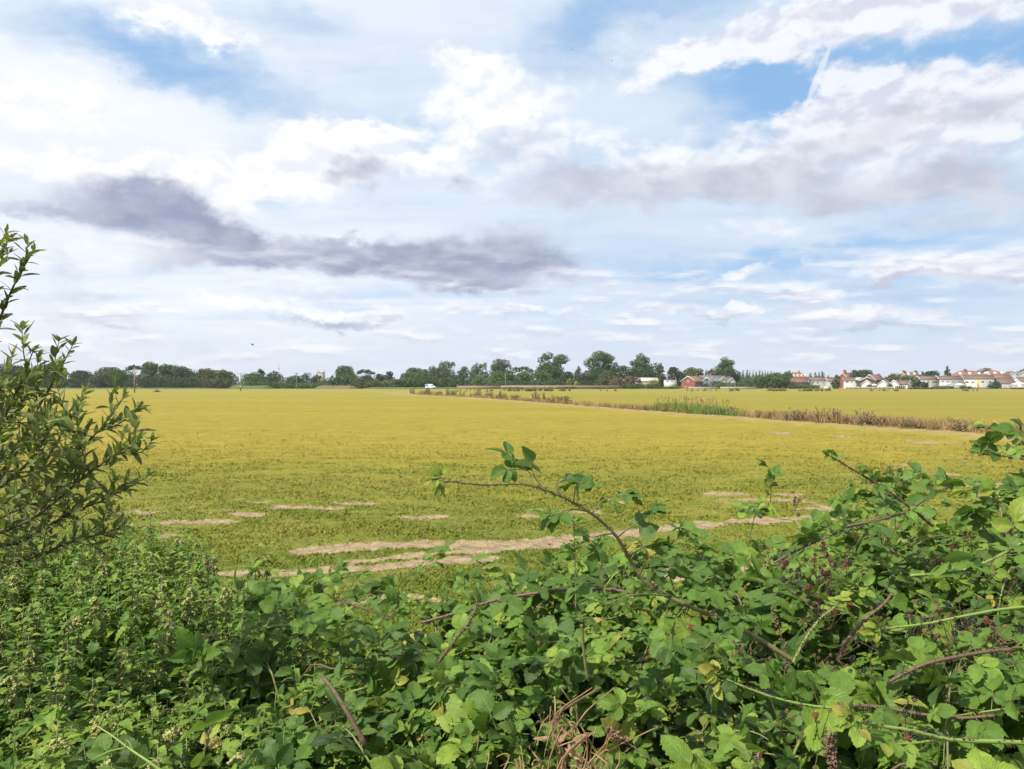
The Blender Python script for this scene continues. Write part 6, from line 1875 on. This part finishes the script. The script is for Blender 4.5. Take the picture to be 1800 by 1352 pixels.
hero('thin brown cane arching at the edge of the grass left of centre', [(690, 1085, 2.7), (640, 1070, 2.7), (600, 1056, 2.72), (570, 1042, 2.74)], 0.0028, 0.0016, 0.15, 0.06, 0.05, 0.5, 0.2, seed=75)
hero('upright pale bramble seedling in front of the sandy track, left of the central cane', [(1012, 1080, 2.35), (1012, 1020, 2.35), (1010, 960, 2.36), (1008, 905, 2.36)], 0.0022, 0.0012, 0.9, 0.035, 0.042, 0.82, 0.3, seed=76, name='bramble_seedling')
hero('slim green shoot with pale leaves between the central cane and the right thicket', [(1290, 1060, 2.5), (1262, 1020, 2.5), (1235, 980, 2.5), (1205, 955, 2.5)], 0.0024, 0.0013, 0.9, 0.04, 0.05, 0.78, 0.15, seed=77)
hero('pale shoots with upright leaves at the edge of the grass', [(905, 1060, 2.7), (890, 1020, 2.7), (862, 1000, 2.7), (835, 985, 2.7)], 0.0022, 0.0013, 0.85, 0.035, 0.048, 0.78, 0.2, seed=78)
hero('spray of bramble leaves reaching in from the right edge above the hedge, upper branch', [(1880, 800, 3.0), (1830, 775, 3.0), (1780, 765, 3.0), (1735, 752, 3.0), (1712, 752, 3.0)], 0.0035, 0.002, 0.5, 0.024, 0.054, 0.45, 0.0, seed=79)
hero('spray of bramble leaves reaching in from the right edge above the hedge, lower branch', [(1880, 835, 2.9), (1830, 815, 2.9), (1790, 805, 2.9), (1745, 800, 2.9), (1720, 798, 2.9)], 0.0035, 0.002, 0.7, 0.026, 0.052, 0.5, 0.0, seed=80)
hero('brown tipped bramble leaves at the right edge between the two hanging sprays', [(1880, 770, 2.7), (1840, 785, 2.7), (1800, 775, 2.7), (1775, 790, 2.7)], 0.0035, 0.002, 0.7, 0.026, 0.056, 0.80, 0.0, seed=83)
hero('shoot of large pale leaves standing among the nettles at the bottom', [(345, 1420, 2.0), (352, 1360, 2.0), (362, 1310, 2.0), (372, 1275, 2.0)], 0.003, 0.002, 0.9, 0.05, 0.070, 0.80, 0.3, seed=81, tipleaves=0)
hero('fresh bramble shoot with upright leaves at the bottom edge right of centre', [(1320, 1440, 1.45), (1325, 1390, 1.45), (1330, 1340, 1.45), (1335, 1318, 1.45)], 0.003, 0.0018, 0.9, 0.03, 0.062, 0.78, 0.2, seed=82)


# ------------------------------------------------------------------ dead stems and seed heads
def broken_stick(label, pts, r0, r1, tint, seed):
    p = Plant(seed)
    P = spline(px(pts), 16)
    r = np.linspace(r0, r1, 16) * (1 + 0.08 * p.rng.normal(size=16))
    p.stem(P, r, 9, tint)
    p.thorns(P, r, 16, 0.006)
    p.stick(P[6], P[6] + np.array([0.02, -0.01, 0.02]), 0.0025, 0.0012, tint)
    return p.build('dead_cane', tuple(P[0]), T_BRAM, 'bramble', 'cane', label, 'dead stem', None, 'stem')


broken_stick('thick broken reddish brown stick leaning in the dark hollow left of centre', [(642, 1310, 1.95), (612, 1255, 1.97), (585, 1212, 2.0), (566, 1188, 2.02)], 0.0075, 0.0050, 0.22, 91)
broken_stick('short dark stub sticking up beside the pale seedling', [(1050, 1018, 2.3), (1056, 995, 2.3), (1062, 982, 2.3)], 0.0045, 0.0025, 0.05, 92)
broken_stick('upright green brown stem in front of the thick central stem', [(1034, 1195, 1.95), (1028, 1160, 1.95), (1024, 1120, 1.95), (1022, 1098, 1.95)], 0.0045, 0.0036, 0.45, 93)


def dry_tangle(label, centre, spread, n, seed):
    rng = np.random.default_rng(seed)
    c = W(*centre)
    root = empty('dead_stalks', tuple(c))
    mb = MB()
    for k in range(n):
        a = np.array([rng.normal(0, spread[0]), rng.normal(0, 0.05), rng.normal(-0.03, spread[1])])
        d = unit(np.array([rng.normal(0, 1), rng.normal(0, 0.5), rng.normal(0.4, 0.7)]))
        L = 0.025 + 0.065 * rng.random()
        e = unit(np.cross(d, rng.normal(size=3))); w = rng.normal(0, 2.2)
        P = np.array([a + d * L * f * (1 - 0.4 * f) + e * L * 0.5 * math.sin(w * f) + np.array([0, 0, 0.3 * L * math.sin(2.6 * f)]) for f in np.linspace(0, 1, 9)])
        r = 0.0008 + 0.0016 * rng.random()
        mb.tube(P, np.linspace(r, r * 0.5, 9), 5)
    for k in range(5):
        x = rng.normal(0, spread[0] * 0.6)
        P = spline([(x, 0.02, -0.22), (x + 0.01, 0, -0.10), (x + rng.normal(0.02, 0.03), 0, 0.0), (x + rng.normal(0.05, 0.04), -0.02, 0.08)], 12)
        mb.tube(P, np.linspace(0.0032, 0.0012, 12), 6)
    mb.build('stalks', M['straw'], root)
    m = 26
    C = np.stack([rng.normal(0, spread[0], m), rng.normal(-0.02, 0.04, m), rng.normal(-0.05, spread[1], m)], -1)
    V, F, uv = rep(T_WIL[1], frames(rng.normal(size=(m, 3)), rng.normal(size=(m, 3))), C, 0.02 + 0.03 * rng.random(m))
    link('dry_leaves', mesh_data('dry_leaves', V, F, M['straw'], {'luv': uv}), root)
    return tag(root, label, 'dead stems')


dry_tangle('tangle of curled dry brown stalks in front of the shaded hollow', (990, 1262, 1.75), (0.022, 0.020), 26, 101)
dry_tangle('heap of dry straw coloured stalks at the bottom edge left of centre', (950, 1345, 1.6), (0.055, 0.010), 30, 102)
dry_tangle('pale shrivelled dead leaves on dry stalks at the bottom edge, right of the straw heap', (1045, 1335, 1.6), (0.02, 0.014), 16, 103)


def dead_head(label, pts, r0, n, size, seed, tip=0.6):
    rng = np.random.default_rng(seed)
    P = spline(px(pts), 24)
    root = empty('dead_seed_stalk', tuple(P[0]))
    mb = MB(); mb.tube(P - P[0], np.linspace(r0, r0 * 0.6, 24), 6); mb.build('stalk', M['deadbrown'], root)
    i = (24 * (1 - tip) + (23 - 24 * (1 - tip)) * rng.random(n)).astype(int)
    bunch = 0.35 + 0.65 * np.abs(np.sin(i * 0.9))
    C = P[i] - P[0] + rng.normal(0, 1, (n, 3)) * (size * 0.7 * bunch)[:, None]
    V, F, uv = rep(OCT, frames(rng.normal(size=(n, 3)), rng.normal(size=(n, 3))), C, (size * (0.25 + 0.35 * rng.random(n)))[:, None] * np.array([[1, 1.8, 0.6]]))
    link('seed_head', mesh_data('seed_head', V, F, M['deadbrown']), root)['kind'] = 'stuff'
    return tag(root, label, 'dead seed stalk')


dead_head('brown dead seed stalk hanging between the central stem and the berries', [(1385, 1190, 1.9), (1382, 1150, 1.9), (1370, 1110, 1.9), (1355, 1068, 1.9)], 0.0014, 120, 0.0060, 111, 0.9)
dead_head('dark brown dead seed head at the bottom edge right of centre', [(1480, 1400, 1.45), (1470, 1360, 1.45), (1462, 1325, 1.45), (1455, 1292, 1.45)], 0.0022, 190, 0.0070, 112, 0.7)
dead_head('dead brown seed stalk at the right edge under the yellow green cane', [(1790, 1180, 1.75), (1775, 1150, 1.75), (1755, 1120, 1.75), (1742, 1090, 1.75)], 0.0014, 100, 0.0055, 113, 0.7)
dead_head('brown dead seed stalk leaning left above the bottom edge near the dry stalks', [(1160, 1352, 1.55), (1130, 1325, 1.55), (1095, 1300, 1.56), (1065, 1282, 1.57)], 0.0018, 90, 0.0065, 114, 0.4)
dead_head('thin dark seed stalk at the far edge of the nettles, left of two', [(365, 1010, 4.2), (364, 990, 4.2), (362, 978, 4.2)], 0.002, 60, 0.010, 115, 0.9)
dead_head('thin dark seed stalk at the far edge of the nettles, right of two', [(376, 1015, 4.2), (376, 995, 4.2), (377, 984, 4.2)], 0.002, 60, 0.010, 116, 0.9)
dead_head('dark withered shoot hanging at the left end of the right hand thicket', [(1475, 1010, 2.3), (1460, 990, 2.3), (1450, 968, 2.3), (1445, 952, 2.3)], 0.0014, 90, 0.008, 117, 0.8)


def yellow_stalk():
    p = Plant(121)
    P = spline(px([(290, 1360, 1.75), (260, 1338, 1.76), (230, 1318, 1.78), (195, 1292, 1.8), (160, 1270, 1.82)]), 24)
    p.stem(P, np.linspace(0.0036, 0.0016, 24), 8, 0.95)
    for a, b in (((235, 1322, 1.78), (222, 1300, 1.79)), ((222, 1314, 1.78), (160, 1336, 1.76)), ((200, 1296, 1.8), (215, 1280, 1.8))):
        Q = spline([W(*a), (W(*a) + W(*b)) / 2 + np.array([0, 0, 0.005]), W(*b)], 8)
        p.stem(Q, np.linspace(0.002, 0.001, 8), 5, 0.9)
    p.thorns(P, np.linspace(0.0036, 0.0016, 24), 20, 0.006)
    p.build('dead_cane', tuple(P[0]), T_BRAM, 'bramble', 'cane', 'yellowish leafless stalk with side twigs at the bottom left', 'dead stem', None, 'stem')


yellow_stalk()


# ------------------------------------------------------------------ sallow shrub at the left edge
def sallow():
    p = Plant(131); rng = p.rng
    base = np.array([-2.75, 3.1, 0.05])
    mains = [
        ([(-70, 800, 2.75), (-30, 640, 2.7), (0, 560, 2.65), (30, 490, 2.62), (60, 440, 2.6)], 3),
        ([(-60, 620, 2.6), (-35, 520, 2.6), (-10, 450, 2.6), (12, 408, 2.6)], 3),
        ([(-70, 950, 2.9), (10, 830, 2.8), (60, 730, 2.75), (100, 660, 2.72), (128, 606, 2.7)], 8),
        ([(-80, 960, 2.7), (-20, 820, 2.6), (10, 730, 2.55), (40, 665, 2.5), (58, 618, 2.5)], 8),
        ([(-80, 980, 2.9), (60, 880, 2.8), (130, 800, 2.75), (180, 750, 2.72), (218, 698, 2.7)], 11),
        ([(-80, 1000, 2.7), (60, 910, 2.6), (140, 845, 2.55), (200, 800, 2.52), (240, 775, 2.5)], 11),
        ([(-80, 1010, 3.0), (40, 950, 2.9), (120, 905, 2.85), (180, 880, 2.82), (222, 858, 2.8)], 9),
        ([(-80, 1020, 2.9), (40, 985, 2.85), (120, 955, 2.8), (180, 938, 2.78), (218, 925, 2.76)], 8),
        ([(-90, 900, 2.5), (-40, 790, 2.45), (-10, 720, 2.42), (10, 650, 2.4)], 8),
        ([(-80, 930, 2.45), (10, 850, 2.42), (60, 800, 2.4), (95, 745, 2.4)], 10),
        ([(-80, 960, 3.1), (50, 850, 3.05), (110, 760, 3.0), (145, 700, 2.98)], 9),
        ([(-80, 880, 2.85), (-20, 790, 2.8), (30, 720, 2.78), (72, 662, 2.76)], 8),
        ([(-80, 900, 3.2), (0, 800, 3.15), (50, 770, 3.1), (120, 740, 3.05)], 8),
    ]
    for k, (pts, ns) in enumerate(mains):
        P = px(pts)
        P = np.vstack([base + rng.normal(0, 0.06, 3) * np.array([1, 1, 0]), (base + P[0]) / 2 + np.array([-0.06, 0, 0.05]), P])
        n = 40
        C = spline(P, n)
        p.stem(C, np.linspace(0.010, 0.0014, n), 7, 0.3)
        tw = [C[n // 3:]]
        ns = int(ns * 1.25)
        for j in range(ns):
            t = 0.34 + 0.58 * (j + rng.random()) / ns
            c = C[int(t * (n - 1))]
            T = unit(C[min(n - 1, int(t * (n - 1)) + 1)] - C[int(t * (n - 1)) - 1])
            d = unit(T * 0.8 + rng.normal(0, 0.55, 3) + np.array([0.1, 0, 0.25]))
            L = (0.09 + 0.16 * rng.random()) * (1.15 - 0.6 * t)
            Q = spline([c, c + d * L * 0.5 + rng.normal(0, 0.01, 3), c + d * L + np.array([0.0, 0, 0.03])], 10)
            p.stem(Q, np.linspace(0.0028, 0.0011, 10), 5, 0.5)
            tw.append(Q)
        for Q in tw:
            s = np.concatenate([[0], np.cumsum(np.linalg.norm(np.diff(Q, axis=0), axis=1))])
            q = np.arange(0.02, s[-1], 0.0135); q = np.append(q, [s[-1], s[-1] - 0.003, s[-1] - 0.006])
            q = np.clip(q, 0, s[-1])
            if len(Q) > 15:
                q = q[q > 0.30 * s[-1]]
            c = np.stack([np.interp(q, s, Q[:, j]) for j in range(3)], -1)
            T = unit(np.stack([np.interp(q, s, np.gradient(Q[:, j], s)) for j in range(3)], -1))
            m = len(q); ph = np.arange(m) * 2.4 + rng.random() * 6
            e1 = unit(np.cross(T, np.array([0.2, 0.3, 1.0]))); e2 = np.cross(T, e1)
            out = e1 * np.cos(ph)[:, None] + e2 * np.sin(ph)[:, None]
            d = unit(T * 0.75 + out * 0.8 + rng.normal(0, 0.18, (m, 3)) + np.array([0, 0, 0.12]))
            nn = T * 0.7 - out * 0.5 + np.array([-0.1, -0.1, 0.7]) + rng.normal(0, 0.35, (m, 3))
            pos = q / s[-1]
            p.leaf(c, d, nn, (0.040 + 0.028 * rng.random(m)) * (1 - 0.3 * np.clip((pos - 0.8) / 0.2, 0, 1)), np.clip(0.42 + 0.17 * rng.normal(size=m) + 0.38 * np.clip((pos - 0.7) / 0.3, 0, 1), 0, 0.97))
    p.build('sallow_shrub', tuple(base), T_WIL, 'willow', 'bark', 'large sallow shrub with narrow leaves on rising branches at the left edge', 'shrub', None, 'branches')


sallow()


# ------------------------------------------------------------------ the air over the field
def haze():
    mb = MB()
    mb.box((-700, -60, -1.5), (700, 1000, 45))
    m = bpy.data.materials.new('air_haze')
    m.use_nodes = True
    nt = m.node_tree
    nt.nodes.clear()
    v = nt.nodes.new('ShaderNodeVolumePrincipled')
    v.inputs['Color'].default_value = (0.86, 0.90, 0.96, 1)
    v.inputs['Density'].default_value = 0.00012
    v.inputs['Anisotropy'].default_value = 0.2
    o = nt.nodes.new('ShaderNodeOutputMaterial')
    nt.links.new(v.outputs[0], o.inputs['Volume'])
    tag(mb.build('haze', m), 'faint summer haze over the field', 'haze', kind='stuff')


haze()
